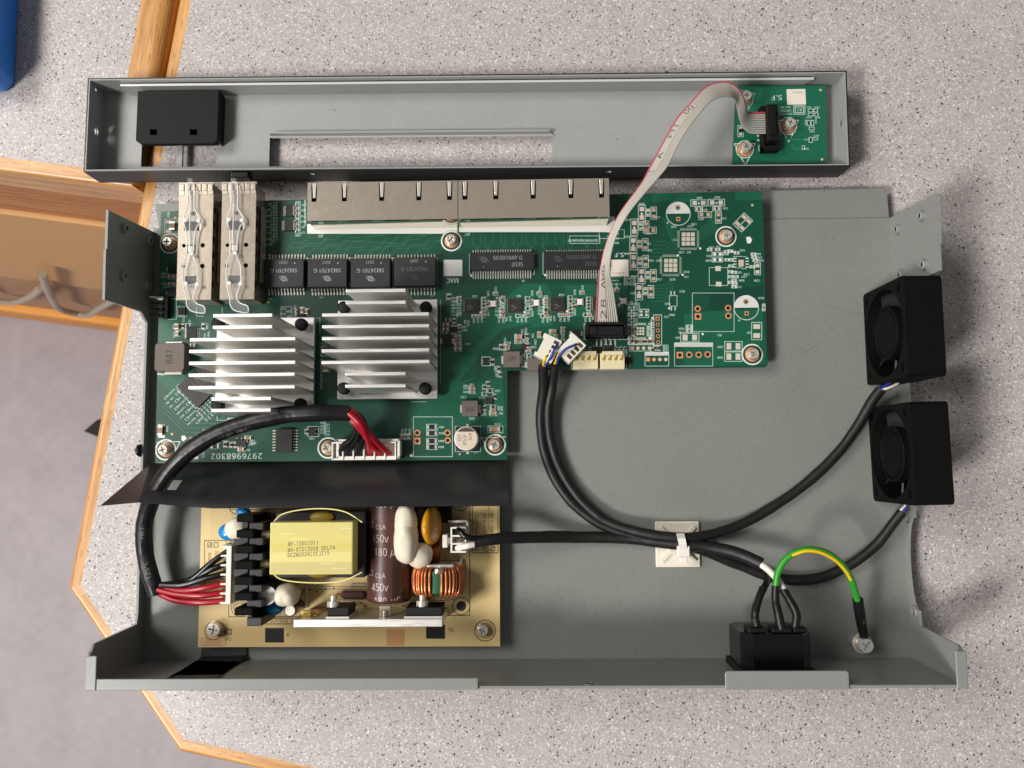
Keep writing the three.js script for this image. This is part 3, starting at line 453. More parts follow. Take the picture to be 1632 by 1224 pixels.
// small parts: [u, v, w, h] in photo units; drawn outline and bare land on the art, body built below
const SMD = { C: [], R: [], Q: [] };
const big = [[1, 741, 697, 0, 0]];
{
  const D = MB, r = D.r;
  const put = (k, u, v, w, h) => { SMD[k].push([u, v, w, h]); D.box(u - w / 2 - 1.2, v - h / 2 - 1.2, u + w / 2 + 1.2, v + h / 2 + 1.2, W_, 0.8); };
  const tag = (u, v, rot) => D.text((r() < 0.5 ? 'C' : 'R') + Math.floor(10 + r() * 600), u, v, 4.1, { rot, col: 'rgba(234,236,230,1)' });
  const col = (u, v, n, dv, w, h, k = 'm', side = 1) => { for (let i = 0; i < n; i++) { const y = v + i * dv; k === 'm' ? (r() < 0.28 ? D.box(u - w / 2, y - h / 2, u + w / 2, y + h / 2, W_, 0.8) : put(r() < 0.5 ? 'C' : 'R', u, y, w, h)) : put(k, u, y, w, h); if (side) tag(u + side * (w / 2 + 6), y, UP); } };
  const row = (u, v, n, du, w, h, k = 'm', side = 1) => { for (let i = 0; i < n; i++) { const x = u + i * du; k === 'm' ? (r() < 0.28 ? D.box(x - w / 2, v - h / 2, x + w / 2, v + h / 2, W_, 0.8) : put(r() < 0.5 ? 'C' : 'R', x, v, w, h)) : put(k, x, v, w, h); if (side) tag(x, v + side * (h / 2 + 5), Math.PI / 2); } };
  // around the quad chips and crystals
  [[751, 488], [821, 487.5], [889, 486]].forEach(([u, v], i) => {
    col(u - 19, v - 13, 6, 5.4, 5, 2.8, 'm', -1); col(u + 20, v - 12, 6, 5.4, 5.5, 2.8, 'm', 0); col(u + 25.5, v - 7, 2, 10, 3, 5, 'm', 0); row(u + 4, v + 16, 3, 6.5, 4.5, 3, 'm', 1); row(u + 39, v - 20, 1, 1, 6, 3.4, 'C', -1); col(u + 49, v - 10, 6, 5.2, 5, 2.8, 'm', 0); row(u + 44, v + 16, 2, 7, 5, 3.4, 'm', 1); tag(u + 6, v - 16, UP); D.disc(u + 14.5, v + 10, 1.9, '#e6e6e0'); tag(u + 56, v + 20, Math.PI / 2); tag(u + 62, v + 20, Math.PI / 2); tag(u + 27, v + 13, Math.PI / 2); tag(u + 27, v - 20, Math.PI / 2);
  });
  row(983, 462, 1, 1, 6, 3.4, 'C', -1); col(974, 478, 3, 7, 5, 3, 'm', 0);
  // beside the second heat sink
  put('C', 710.5, 518, 8, 4.5); put('C', 710.5, 525, 8, 4.5); put('R', 714, 510, 7, 3); put('R', 724, 511.5, 3.5, 6); put('C', 730, 536, 8, 3); put('C', 730, 541.5, 8, 3); put('C', 730, 548.5, 9.5, 5.5); put('C', 730, 556.5, 9.5, 5); col(732, 521, 2, 5, 4, 6, 'm', 1); tag(741, 513, Math.PI / 2); tag(746, 515, Math.PI / 2); tag(746, 548, UP); put('R', 709, 529.5, 6, 3);
  put('R', 715.5, 473, 5, 7);
  // beside the 4R7 coil and under the fan plugs
  put('C', 826.5, 537.5, 10, 7); put('C', 826, 545, 9, 3); put('R', 840, 536, 4, 6); put('C', 838, 543.5, 7, 3.2); put('R', 840.5, 551, 5, 6); put('C', 842, 559.5, 8, 4); put('R', 799, 553.5, 4, 7); put('C', 806, 553.5, 5, 8); put('C', 811, 554, 3, 6); col(834, 567, 4, 5, 4, 3, 'm', 0); col(843, 567, 5, 5, 5, 3, 'm', 1); put('C', 860, 533.5, 4.5, 7.5); put('C', 881, 529, 8.5, 5.5); col(886, 535, 3, 5, 4, 3, 'm', 0); col(897, 524, 6, 5, 4.5, 3, 'm', 0); for (const [u, v] of [[832, 529], [838, 527], [805, 543], [811, 546], [849, 535], [850, 553], [853, 545], [790, 556]]) tag(u, v, r() < 0.5 ? UP : Math.PI / 2);
  for (const q of [[795, 588], [797, 597]]) { put('R', ...q, 3.5, 6); tag(q[0] - 6, q[1], Math.PI / 2); } put('R', 785, 577, 4, 8);
  // around the R68 coil
  put('C', 753, 614.5, 4.5, 3); put('C', 753, 618.8, 8, 3.4); put('C', 753, 624.5, 8, 3.4); put('R', 778, 612, 4, 6); put('R', 772, 617, 4, 5); put('R', 772, 628, 6, 3.4); put('R', 781, 622.8, 8, 3.6); put('R', 788.5, 632, 4, 6); put('R', 786, 648.5, 7, 3.2); put('C', 786, 653, 7, 3.2); put('C', 786, 658.8, 10, 5.4); put('R', 769.5, 656, 6, 3.4); put('R', 772, 650, 3, 6); for (const [u, v] of [[743, 615], [743, 619], [743, 625], [738, 633], [797, 649], [797, 653], [797, 659], [793, 623], [768, 634], [771, 661], [752, 666.5]]) tag(u, v, UP);
  put('C', 789, 684, 15, 7); tag(793, 676, UP); D.box(777.5, 679, 801.5, 690, W_, 0.8);
  for (let i = 0; i < 4; i++) { const v = [680.5, 690.5, 703, 712.5][i]; put('R', 688.5, v, 15, 6); tag(703, v, UP); }
  put('C', 652, 696, 5.5, 7); put('C', 645.5, 696.5, 3.5, 7); put('C', 641, 696.5, 3.5, 7); for (const u of [641, 646, 653]) tag(u, 688, Math.PI / 2);
  // dense block round the bare quad package
  for (let i = 0; i < 46; i++) { const a = [[1004 + (i % 3) * 4.5, 492 + Math.floor(i / 3) * 4.6], [1036 + (i % 2) * 4.2, 512 + Math.floor(i / 2) * 4.2]][i % 2]; if (a[1] > 549) continue; put(r() < 0.4 ? 'C' : 'R', a[0], a[1], 3, 2.2); }
  for (let i = 0; i < 13; i++) put(r() < 0.5 ? 'C' : 'R', 1004 + i * 3.1, 544.5, 1.8, 5); for (let i = 0; i < 9; i++) { put('R', 940 + i * 7, 556, 2.2, 4); if (i % 2) tag(944 + i * 7, 562, UP); } for (let i = 0; i < 4; i++) tag(1061, 551 + i * 3.5, UP); col(1040, 558, 1, 5, 3, 6, 'R', 0); row(1044, 555, 2, 6, 3, 6, 'R', 0);
  for (let i = 0; i < 5; i++) { tag(1002 + i * 4, 487 - (i % 2) * 4, Math.PI / 2); tag(1037, 516 + i * 4.5, UP); }
  // left edge, under the cages, around the rotated chip
  put('C', 274, 441, 9, 6); put('C', 274, 453.5, 9, 5); tag(262, 436, UP); tag(261, 441, UP); tag(262, 452, UP); tag(265, 457, UP); put('C', 276, 361, 9, 13); D.box(262.5, 349, 284, 373, W_, 0.8); D.rect(264, 351, 273, 356, PAD); D.rect(264, 366, 273, 371, PAD); tag(268, 342, Math.PI / 2);
  put('C', 283, 521, 7, 8); put('C', 283.5, 532, 5, 6); put('R', 292, 520, 4, 7); put('R', 300, 519, 8, 4); put('R', 324.5, 520.5, 4, 8); put('C', 308, 551, 7, 6); for (const [u, v] of [[276, 521], [277, 534], [292, 509], [302, 513], [330, 520], [332, 533], [316, 537], [326, 536]]) tag(u, v, Math.PI / 2);
  for (let a = 0; a < 4; a++) for (let b = 0; b < 10; b++) { const u = 264 + b * 5.6 + a * 6.5, v = 634 + b * 5.6 - a * 6.2; if (v > 677 || u > 322) continue; const q = D.p(u, v); D.g.save(); D.g.translate(...q); D.g.rotate(-0.785); const s = D.k; D.g.strokeStyle = '#e2e4de'; D.g.lineWidth = 0.8 * s; if ((a + b) % 3) { D.g.font = 3.7 * s + 'px sans-serif'; D.g.fillStyle = '#e2e4de'; D.g.fillText('R' + Math.floor(20 + r() * 400), -6 * s, 1.2 * s); } else { D.g.strokeRect(-2.5 * s, -1.6 * s, 5 * s, 3.2 * s); D.g.fillStyle = '#101010'; D.g.fillRect(-1 * s, -1.6 * s, 2 * s, 3.2 * s); } D.g.restore(); }
  for (let b = 0; b < 9; b++) { const u = 316 + b * 4.3, v = 657 - b * 4.3; for (let a = 0; a < 3; a++) { const q = D.p(u + a * 6, v + a * 6); D.g.save(); D.g.translate(...q); D.g.rotate(0.785); const s = D.k; D.g.fillStyle = '#e2e4de'; if (a) { D.g.font = 3.7 * s + 'px sans-serif'; D.g.fillText('C' + Math.floor(20 + r() * 400), -4 * s, 1.2 * s); } else { D.g.fillRect(-2.6 * s, -1.5 * s, 5.2 * s, 3 * s); D.g.fillStyle = '#15110e'; D.g.fillRect(-1.2 * s, -1.5 * s, 2.4 * s, 3 * s); } D.g.restore(); } }
  put('C', 257, 686, 7.5, 15); D.rect(252, 676, 263, 680, PAD); D.rect(252, 692.5, 263, 698, '#e8e4da'); tag(266, 684, Math.PI / 2); for (let i = 0; i < 4; i++) { put('R', 365 + i * 4.1, 671, 1.9, 7); } put('C', 316, 696.5, 6, 4); row(324, 696, 2, 6, 5, 4, 'm', -1); put('R', 360, 708, 6, 8); put('C', 385, 716, 9, 6); put('C', 383, 708.5, 8, 5); put('R', 369, 709, 4, 7); put('R', 375, 709, 4, 7); put('C', 396, 698, 10, 5); col(394, 703, 2, 5, 3, 3, 'm', 1); tag(404, 706, UP); tag(394, 717, UP); put('R', 343, 711, 12, 6); D.rect(308, 727, 316, 732, PAD); tag(318, 722, Math.PI / 2); tag(324, 726, Math.PI / 2);
  // top left columns
  for (let i = 0; i < 15; i++) { tag(430 + (i % 2) * 5, 325 + i * 4.6, UP); if (i < 12) D.box(436, 323 + i * 5, 442, 326.5 + i * 5, W_, 0.8); } for (let i = 0; i < 13; i++) { tag(475 + (i % 2) * 7, 322 + i * 4.4, UP); if (i % 2) put('R', 474, 323 + i * 4.2, 5, 2.6); } for (let i = 0; i < 6; i++) tag(486, 322 + i * 7, Math.PI / 2);
  put('C', 482, 495, 5, 9); put('R', 475, 497, 5, 6); put('C', 489, 497, 5, 8); for (let i = 0; i < 4; i++) { tag(451 + (i % 2) * 9, 492 + i * 4, UP); tag(470, 490 + i * 5, Math.PI / 2); } for (let i = 0; i < 7; i++) { tag(517, 537 + i * 5, UP); tag(512, 556 + i * 10, Math.PI / 2); tag(910 + i * 7, 383, UP); tag(972 + (i % 2) * 10, 369 + i * 3.6, UP); } put('C', 520, 587, 9, 10);
  for (let i = 0; i < 8; i++) { tag(515 + (i % 2) * 6, 674 + i * 2.6, UP); } tag(497, 699, UP); put('R', 489, 688, 4, 6);
  for (const [u, v] of [[1023, 325], [1000, 350], [999, 377], [999, 404], [1010, 440], [1009, 467], [1047, 346], [1036, 399], [1034, 388], [1037, 415], [1034, 372], [1115, 315], [1143, 314], [1123, 334], [1156, 332], [1117, 349], [1153, 348], [1074, 361], [1100, 360], [1106, 357], [1076, 382], [1072, 445], [1094, 433], [1094, 441], [1086, 402], [1098, 402], [1050, 415], [1050, 445], [1134, 394], [1145, 393], [1130, 408], [1129, 415], [1183, 399], [1208, 405], [1210, 410], [1213, 415], [1177, 457], [1182, 447], [1186, 441], [1178, 434], [1206, 447], [1190, 472], [1147, 534], [1148, 553], [1148, 570], [1194, 530], [1086, 524], [1086, 530], [1081, 538], [1087, 464], [1064, 484], [1071, 502], [1062, 505], [1190, 437], [1168, 401], [1157, 405], [989, 487], [1213, 475]]) tag(u, v, UP);
}

// ---------------------------------------------------------------- main board body and what is soldered to it
const mm = px => px / 3.72;
const rectA = (u0, v0, u1, v1, y) => { const a = A(u0, v0, y), b = A(u1, v1, y); return [a[0], b[0], a[2], b[2]]; };
const board = thing('circuit_board', 'large green main circuit board with port sockets, two silver heat sinks and many chips', 'circuit board', [-26, 12, 48]);
{
  const pt = (u, v) => { const a = A(u, v, PCB); return [a[0], a[2]]; };
  const out = [pt(256.5, 337), pt(287, 336), pt(287, 322), pt(1211.5, 305), pt(1215, 308), pt(1223.5, 581), pt(1220.5, 585), pt(808.5, 590.5), pt(808.3, 733), pt(247.5, 736.5)];
  const tex = canvasTex(MB.c), top = plateY(out, 13.35, 13.6);
  MB.uv()(top);
  board.userData.art = undefined; delete board.userData.art;
  const sm = phys(0xffffff, 0.34, { map: tex, clearcoat: 0.2, clearcoatRoughness: 0.3 });
  mesh('solder_mask', top, sm, board, { keepUV: true });
  mesh('laminate', plateY(out, 12, 13.34), std(0x4d6b3a, 0.6), board);
}
const small = { body: [], tan: [], end: [] };
for (const k of ['C', 'R']) for (const [u, v, w, h] of SMD[k]) {
  const a = A(u, v, PCB), W = mm(w), H = mm(h), hor = w > h, hh = k === 'C' ? Math.min(1.5, 0.55 + Math.min(W, H) * 0.45) : 0.55, e = (hor ? W : H) * 0.2;
  const bd = hor ? B(a[0] - W / 2 + e, a[0] + W / 2 - e, PCB + 0.03, PCB + hh, a[2] - H / 2, a[2] + H / 2) : B(a[0] - W / 2, a[0] + W / 2, PCB + 0.03, PCB + hh, a[2] - H / 2 + e, a[2] + H / 2 - e);
  const ends = hor ? [B(a[0] - W / 2 - 0.1, a[0] - W / 2 + e - 0.01, PCB + 0.02, PCB + hh - 0.03, a[2] - H / 2 + 0.02, a[2] + H / 2 - 0.02), B(a[0] + W / 2 - e + 0.01, a[0] + W / 2 + 0.1, PCB + 0.02, PCB + hh - 0.03, a[2] - H / 2 + 0.02, a[2] + H / 2 - 0.02)]
    : [B(a[0] - W / 2 + 0.02, a[0] + W / 2 - 0.02, PCB + 0.02, PCB + hh - 0.03, a[2] - H / 2 - 0.1, a[2] - H / 2 + e - 0.01), B(a[0] - W / 2 + 0.02, a[0] + W / 2 - 0.02, PCB + 0.02, PCB + hh - 0.03, a[2] + H / 2 - e + 0.01, a[2] + H / 2 + 0.1)];
  if (Math.max(w, h) >= 7.4) { const m = mesh(k === 'C' ? 'capacitor' : 'resistor', bd, k === 'C' ? M.capTan : M.resist, board); mesh('terminals', ends, M.tin, m); }
  else { (k === 'C' ? small.tan : small.body).push(bd); small.end.push(...ends); }
}
mesh('small_resistors', small.body, M.resist, board, { stuff: true });
mesh('small_capacitors', small.tan, M.capTan, board, { stuff: true });
mesh('small_terminals', small.end, M.tin, board, { stuff: true });

function screw(parent, u, v, y, r = 2.15, h = 2.4, o = {}) {
  const a = A(u, v, y), k = 0.42, c = r * 0.72, cross = [[k, c], [-k, c], [-k, k], [-c, k], [-c, -k], [-k, -k], [-k, -c], [k, -c], [k, -k], [c, -k], [c, k], [k, k]].map(q => { const t = o.t ?? 0.5; return [q[0] * Math.cos(t) - q[1] * Math.sin(t), q[0] * Math.sin(t) + q[1] * Math.cos(t)]; });
  const s = mesh('screw', [lathe([[r * 0.94, 0], [r, 0.25], [r, h * 0.5], [r * 0.93, h * 0.74]], 28).translate(0, 0.9, 0), plateY(circlePts(0, 0, r * 0.94, 28), 0.9 + h * 0.7, 0.9 + h, [cross], 0.12), cyl(r * 0.9, h * 0.3, 0, 0.9 + h * 0.1, 0)], o.mat || M.steel, parent, { at: a });
  mesh('spring_washer', plateY(circlePts(0, 0, r + 0.35, 28), 0.32, 0.88, [[0, 0, r * 0.6]], 0.1), M.nickel, s);
  mesh('flat_washer', plateY(circlePts(0, 0, r + (o.w ?? 0.3), 28), 0.02, 0.3, [[0, 0, r * 0.6]]), M.tin, s);
  return s;
}
[[271, 388], [719.5, 384], [1157, 377], [1199, 565], [264, 717], [789, 709], [523, 714]].forEach(([u, v], i) => screw(board, u, v, PCB, 2.15, 2.4, { t: i * 0.7 }));

// gull-wing leads: rows along x on the two z sides (or along z on the x sides)
function leads(n, c0, c1, wide, side0, foot0, side1, foot1, y, alongX = true) {
  const g = [];
  for (let i = 0; i < n; i++) {
    const q = c0 + (c1 - c0) * (n > 1 ? i / (n - 1) : 0.5);
    for (const [s, f] of [[side0, foot0], [side1, foot1]]) {
      if (s === null) continue;
      const d = Math.sign(f - s), m = s + (f - s) * 0.35, e = s + (f - s) * 0.55;
      const pr = [[s, y + 1.1], [m, y + 1.1], [e, y + 0.28], [f, y + 0.28], [f, y + 0.04], [e - d * 0.18, y + 0.04], [m - d * 0.15, y + 0.86], [s, y + 0.86]];
      g.push(alongX ? plateX(pr, q - wide / 2, q + wide / 2) : plateZ(pr, q - wide / 2, q + wide / 2));
    }
  }
  return g;
}
function onTop(name, w, d, draw, parent, at, o = {}) { return mesh(name, printed(w, d, draw, o.dpm), o.mat || printMat, parent, { at, keepUV: true }); }
function logo(c, x, y, s, col) { // round mark: a wire globe crossed by a tilted ring
  c.save(); c.translate(x, y); c.strokeStyle = col; c.lineWidth = s * 0.09; c.beginPath(); c.arc(0, 0, s * 0.62, 0, 7); c.stroke();
  for (const k of [0.25, 0.5]) { c.beginPath(); c.ellipse(0, 0, s * k, s * 0.62, 0, 0, 7); c.stroke(); }
  for (const k of [-0.3, 0, 0.3]) { c.beginPath(); c.moveTo(-s * 0.55, s * k); c.lineTo(s * 0.55, s * k); c.stroke(); }
  c.rotate(0.42); c.lineWidth = s * 0.13; c.beginPath(); c.ellipse(0, 0, s * 1.08, s * 0.42, 0, 0, 7); c.stroke(); c.restore();
}
const chipBg = (c, w, h, col = '#29292d') => { c.fillStyle = col; c.fillRect(-1, -1, w + 2, h + 2); const r = rng(Math.round(w * 97 + h * 31)); for (let i = 0; i < 60; i++) { c.fillStyle = r() < 0.5 ? 'rgba(255,255,255,0.03)' : 'rgba(0,0,0,0.08)'; c.fillRect(r() * w, r() * h, 0.3, 0.2); } };
[[421, 413, 484, 457], [490.5, 413, 553, 457], [559, 412.5, 622, 457], [628, 410.5, 694.5, 455.5]].forEach(([u0, v0, u1, v1], i) => {
  const y = 18, [x0, x1, z0, z1] = rectA(u0, v0, u1, v1, y), cx = (x0 + x1) / 2, cz = (z0 + z1) / 2, w = x1 - x0, d = z1 - z0;
  const f0 = A(u0, 406.5, PCB)[2], f1 = A(u0, 471, PCB)[2];
  const m = mesh('transformer_chip', RB(-w / 2, w / 2, 0.35, 4.4, -d / 2, d / 2, 0.35), M.chip, board, { at: [cx, PCB, cz] });
  mesh('leads', leads(12, -w / 2 + 1.2, w / 2 - 1.0, 0.55, -d / 2 + 0.1, f0 - cz, d / 2 - 0.1, f1 - cz, 0), M.tin, m);
  const fade = i === 3 ? '#3d3d41' : i === 0 ? '#8d8d8e' : '#97979a';
  onTop('marking', w - 0.9, d - 0.9, (c, W, H) => { chipBg(c, W, H, '#1e1e21'); c.save(); c.translate(W, H); c.rotate(UP); text(c, 'SM24701 G', W / 2, H * 0.62, 2.35, { col: i === 3 ? '#6a6a6c' : '#a9a9aa' }); text(c, '2041', W * 0.52, H * 0.87, 1.75, { col: '#9c9c9e' }); logo(c, W * 0.5, H * 0.28, 1.8, fade); c.fillStyle = '#aaa'; c.beginPath(); c.arc(W * 0.22, H * 0.87, 0.3, 0, 7); c.fill(); c.fillStyle = '#161618'; c.beginPath(); c.arc(W * 0.07, H * 0.9, 0.5, 0, 7); c.fill(); c.restore(); }, m, [0, 4.44, 0]);
});
[[748, 402.5, 851, 429.5], [866, 401, 968, 428.5]].forEach(([u0, v0, u1, v1], i) => {
  const y = 16.3, [x0, x1, z0, z1] = rectA(u0, v0, u1, v1, y), cx = (x0 + x1) / 2, cz = (z0 + z1) / 2, w = x1 - x0, d = z1 - z0;
  const m = mesh('magnetics_chip', RB(-w / 2, w / 2, 0.3, 2.7, -d / 2, d / 2, 0.3), M.chip, board, { at: [cx, PCB, cz] });
  mesh('leads', leads(24, -w / 2 + 1.5, w / 2 - 1.5, 0.42, -d / 2 + 0.1, A(u0, 399, PCB)[2] - cz, d / 2 - 0.1, A(u0, 445, PCB)[2] - cz, 0), M.tin, m);
  onTop('marking', w - 0.8, d - 0.8, (c, W, H) => { chipBg(c, W, H, '#17171a'); const k = i ? '#5c5c5e' : '#98989a'; text(c, 'SG50104P G', W * 0.6, H * 0.36, 2.35, { col: k }); text(c, '2035', W * 0.75, H * 0.78, 2.35, { col: k }); logo(c, W * 0.22, H * 0.4, 1.9, i ? '#434346' : '#57575a'); c.fillStyle = '#777'; c.beginPath(); c.arc(W * 0.21, H * 0.86, 0.3, 0, 7); c.fill(); }, m, [0, 2.74, 0]);
});
// square chips, crystals
[[751, 487.5, 22], [820.5, 487.5, 23], [888.5, 485.5, 23], [956, 484, 23]].forEach(([u, v, s], i) => {
  const a = A(u, v, PCB), w = mm(s);
  const m = mesh('square_chip', RB(-w / 2, w / 2, 0.05, 0.95, -w / 2, w / 2, 0.08), M.chip, board, { at: a });
  const pins = []; for (let k = 0; k < 12; k++) { const q = (k - 5.5) * w / 12.6; pins.push(B(q - 0.11, q + 0.11, 0.03, 0.2, -w / 2 - 0.25, -w / 2 + 0.1), B(q - 0.11, q + 0.11, 0.03, 0.2, w / 2 - 0.1, w / 2 + 0.25), B(-w / 2 - 0.25, -w / 2 + 0.1, 0.03, 0.2, q - 0.11, q + 0.11), B(w / 2 - 0.1, w / 2 + 0.25, 0.03, 0.2, q - 0.11, q + 0.11)); }
  mesh('leads', pins, M.tin, m);
  onTop('marking', w - 0.3, w - 0.3, (c, W, H) => { chipBg(c, W, H, '#1f1c1a'); c.save(); c.translate(W, H); c.rotate(UP); c.strokeStyle = '#6e6963'; c.lineWidth = 0.22; c.beginPath(); c.arc(W * 0.66, H * 0.35, W * 0.16, 0.5, 5.5); c.moveTo(W * 0.3, H * 0.3); c.lineTo(W * 0.72, H * 0.46); c.stroke(); c.restore(); }, m, [0, 0.98, 0]);
});
for (const [u, v] of [[785.8, 484.5], [854.6, 483], [923.8, 481.5], [993, 480.5]]) {
  const a = A(u, v, PCB), m = mesh('crystal', RB(-1.75, 1.75, 0.02, 0.75, -1.75, 1.75, 0.1), M.nickel, board, { at: a });
  mesh('lid', RB(-1.1, 1.1, 0.76, 0.9, -1.3, 1.3, 0.06), M.white, m); mesh('contacts', [B(-1, 1, 0.77, 0.83, -1.75, -1.35), B(-1, 1, 0.77, 0.83, 1.35, 1.75), B(-1.75, -1.2, 0.77, 0.83, -0.6, 0.4)], M.resist, m);
}
// wound coils with printed value
function coil(u0, v0, u1, v1, h, mark, o = {}) {
  const y = PCB + h, [x0, x1, z0, z1] = rectA(u0, v0, u1, v1, y), w = x1 - x0, d = z1 - z0, at = [(x0 + x1) / 2, PCB, (z0 + z1) / 2];
  const s = new THREE.Shape(), r = o.r || 0.4; s.moveTo(-w / 2 + r, -d / 2); s.lineTo(w / 2 - r, -d / 2); s.absarc(w / 2 - r, -d / 2 + r, r, -1.5708, 0); s.lineTo(w / 2, d / 2 - r); s.absarc(w / 2 - r, d / 2 - r, r, 0, 1.5708); s.lineTo(-w / 2 + r, d / 2); s.absarc(-w / 2 + r, d / 2 - r, r, 1.5708, 3.1416); s.lineTo(-w / 2, -d / 2 + r); s.absarc(-w / 2 + r, -d / 2 + r, r, 3.1416, 4.7124);
  const m = mesh('coil', ext(s, h - 0.3, 0.25).rotateX(-Math.PI / 2).translate(0, 0.3, 0), o.mat || M.ferrite, board, { at });
  mesh('terminals', o.vert ? [B(-w * .28, w * .28, 0.03, h * 0.4, -d / 2 - 1, -d / 2 + 0.3), B(-w * .28, w * .28, 0.03, h * 0.4, d / 2 - 0.3, d / 2 + 1)] : [B(-w / 2 - 0.9, -w / 2 + 0.3, 0.03, h * 0.35, -d * .25, d * .25), B(w / 2 - 0.3, w / 2 + 0.9, 0.03, h * 0.35, -d * .25, d * .25)], M.tin, m);
  if (mark) onTop('marking', w * 0.6, d * 0.6, (c, W, H) => { c.fillStyle = o.bg || '#665c54'; c.fillRect(-1, -1, W + 2, H + 2); text(c, mark, W / 2, H / 2, o.size || H * 0.62, { rot: o.rot ?? UP, col: '#1a1210', sx: o.sx || 1 }); }, m, [0, h + 0.03, 0]);
  return m;
}
coil(247, 546.5, 293, 591, 7, 'R47', { r: 1.6, vert: true, size: 4.2, rot: -Math.PI / 2, sx: 0.9 });
coil(802, 560, 829, 585, 3.2, '4R7', { r: 0.2, size: 3, rot: UP, sx: 0.7 });
coil(840, 571, 872, 590, 3.2, '', { r: 0.2 });
coil(736, 638.5, 762, 663.5, 3.2, 'R68', { r: 0.2, size: 2.6, rot: UP, sx: 0.8 });
coil(704.5, 535, 720, 551, 2, '', { r: 0.2, mat: M.darkBlock });
coil(267, 421, 281, 434, 2.2, '', { r: 0.2, mat: M.darkBlock }); coil(266, 460, 281, 472, 2.2, '', { r: 0.2, mat: M.darkBlock });
// flat chips with leads
function soic(u0, v0, u1, v1, n, h, alongX, foot, o = {}) {
  const y = PCB + h, [x0, x1, z0, z1] = rectA(u0, v0, u1, v1, y), w = x1 - x0, d = z1 - z0;
  const m = mesh('flat_chip', RB(-w / 2, w / 2, 0.15, h, -d / 2, d / 2, 0.12), o.mat || M.chip, board, { at: [(x0 + x1) / 2, PCB, (z0 + z1) / 2], turn: o.turn });
  if (n) mesh('leads', alongX ? leads(n, -w / 2 + 0.5, w / 2 - 0.5, 0.3, -d / 2 + 0.05, -d / 2 - foot, d / 2 - 0.05, d / 2 + foot, 0) : leads(n, -d / 2 + 0.6, d / 2 - 0.6, o.lw || 0.3, -w / 2 + 0.05, -w / 2 - foot, w / 2 - 0.05, w / 2 + foot, 0, false), M.tin, m);
  return m;
}
soic(439.5, 684, 465, 720, 8, 2, false, 1.9, { lw: 0.45 }); soic(455.5, 327, 467, 344.5, 8, 1, false, 1.4, { lw: 0.22 }); soic(453.5, 350, 467.5, 367.5, 8, 1, false, 1.4, { lw: 0.22 });
soic(717.5, 520.5, 728.5, 530, 4, 1, true, 0.8); soic(829.5, 548.5, 837.5, 557, 0, 0.9, true, 0); soic(773.5, 633, 785, 644, 4, 0.9, true, 0.4); soic(911, 526, 926, 537, 5, 1, false, 1); soic(944, 552.5, 959, 561, 3, 1, true, 0.6); soic(962, 550, 977, 560, 4, 1, true, 0.6);
soic(996.5, 569, 1006, 580, 2, 1, true, 1); soic(770, 572, 779, 580, 2, 1, false, 0.8); soic(492, 682, 503, 693, 2, 1, false, 0.8); soic(297, 521, 313, 540, 8, 1.5, false, 1.1); soic(284, 490, 295, 502, 4, 1, true, 0.7); soic(473, 492, 485, 503, 0, 1, true, 0);
soic(376, 700, 392, 711, 3, 1.2, true, 0.8);
{ // flash chip set at 45 degrees, half under the heat sink
  const a = A(322, 612, PCB), m = mesh('flat_chip', RB(-6.5, 6.5, 0.1, 1.2, -8.2, 8.2, 0.12), std(0x2c2826, 0.4), board, { at: a, turn: -0.785 });
  onTop('marking', 9, 11, (c, W, H) => { c.fillStyle = '#2e2a28'; c.fillRect(-1, -1, W + 2, H + 2); c.strokeStyle = '#55504a'; c.lineWidth = 0.4; for (let i = 0; i < 4; i++) { c.beginPath(); c.moveTo(1, 2 + i * 2); c.lineTo(5 + (i * 37 % 30) / 10, 2 + i * 2); c.stroke(); } }, m, [0, 1.23, 0]);
}
// aluminium can capacitor
{
  const a = A(745.5, 699.7, PCB), m = mesh('can_capacitor', [cyl(5, 8.2, 0, 1.2, 0, 36), lathe([[5, 0], [4.9, 0.3], [4.6, 0.45]], 36).translate(0, 9.4, 0)], M.white, board, { at: a });
  mesh('base', plateY([[-5.2, -5.2], [5.2, -5.2], [5.2, 3.7], [3.7, 5.2], [-3.7, 5.2], [-5.2, 3.7]], 0.05, 1.6, [], 0.1), M.darkBlock, m);
  mesh('terminals', [B(-0.6, 0.6, 0.03, 0.4, -6.4, -5.1), B(-0.6, 0.6, 0.03, 0.4, 5.1, 6.4)], M.tin, m);
  const pr = printed(9.4, 9.4, (c, W, H) => { c.fillStyle = '#cfc1ae'; c.fillRect(-1, -1, W + 2, H + 2); c.fillStyle = '#453d34'; c.fillRect(0, -1, W, 2.9); const k = { col: '#4a3438', rot: Math.PI / 2 }; text(c, 'UD', W * .25, H * .48, 2, k); text(c, '47OE', W * .47, H * .58, 1.9, k); text(c, '470', W * .72, H * .42, 1.9, k); });
  const q = new THREE.CircleGeometry(4.6, 36).rotateX(-Math.PI / 2), P = q.attributes.position, U = q.attributes.uv, u0 = pr.attributes.uv.getX(0), u1 = pr.attributes.uv.getX(1), v0 = pr.attributes.uv.getY(0), v1 = pr.attributes.uv.getY(2);
  for (let i = 0; i < P.count; i++) U.setXY(i, u0 + (P.getX(i) / 9.4 + 0.5) * (u1 - u0), v0 + (P.getZ(i) / 9.4 + 0.5) * (v1 - v0));
  mesh('marking', q, printMat, m, { at: [0, 9.87, 0], keepUV: true });
}
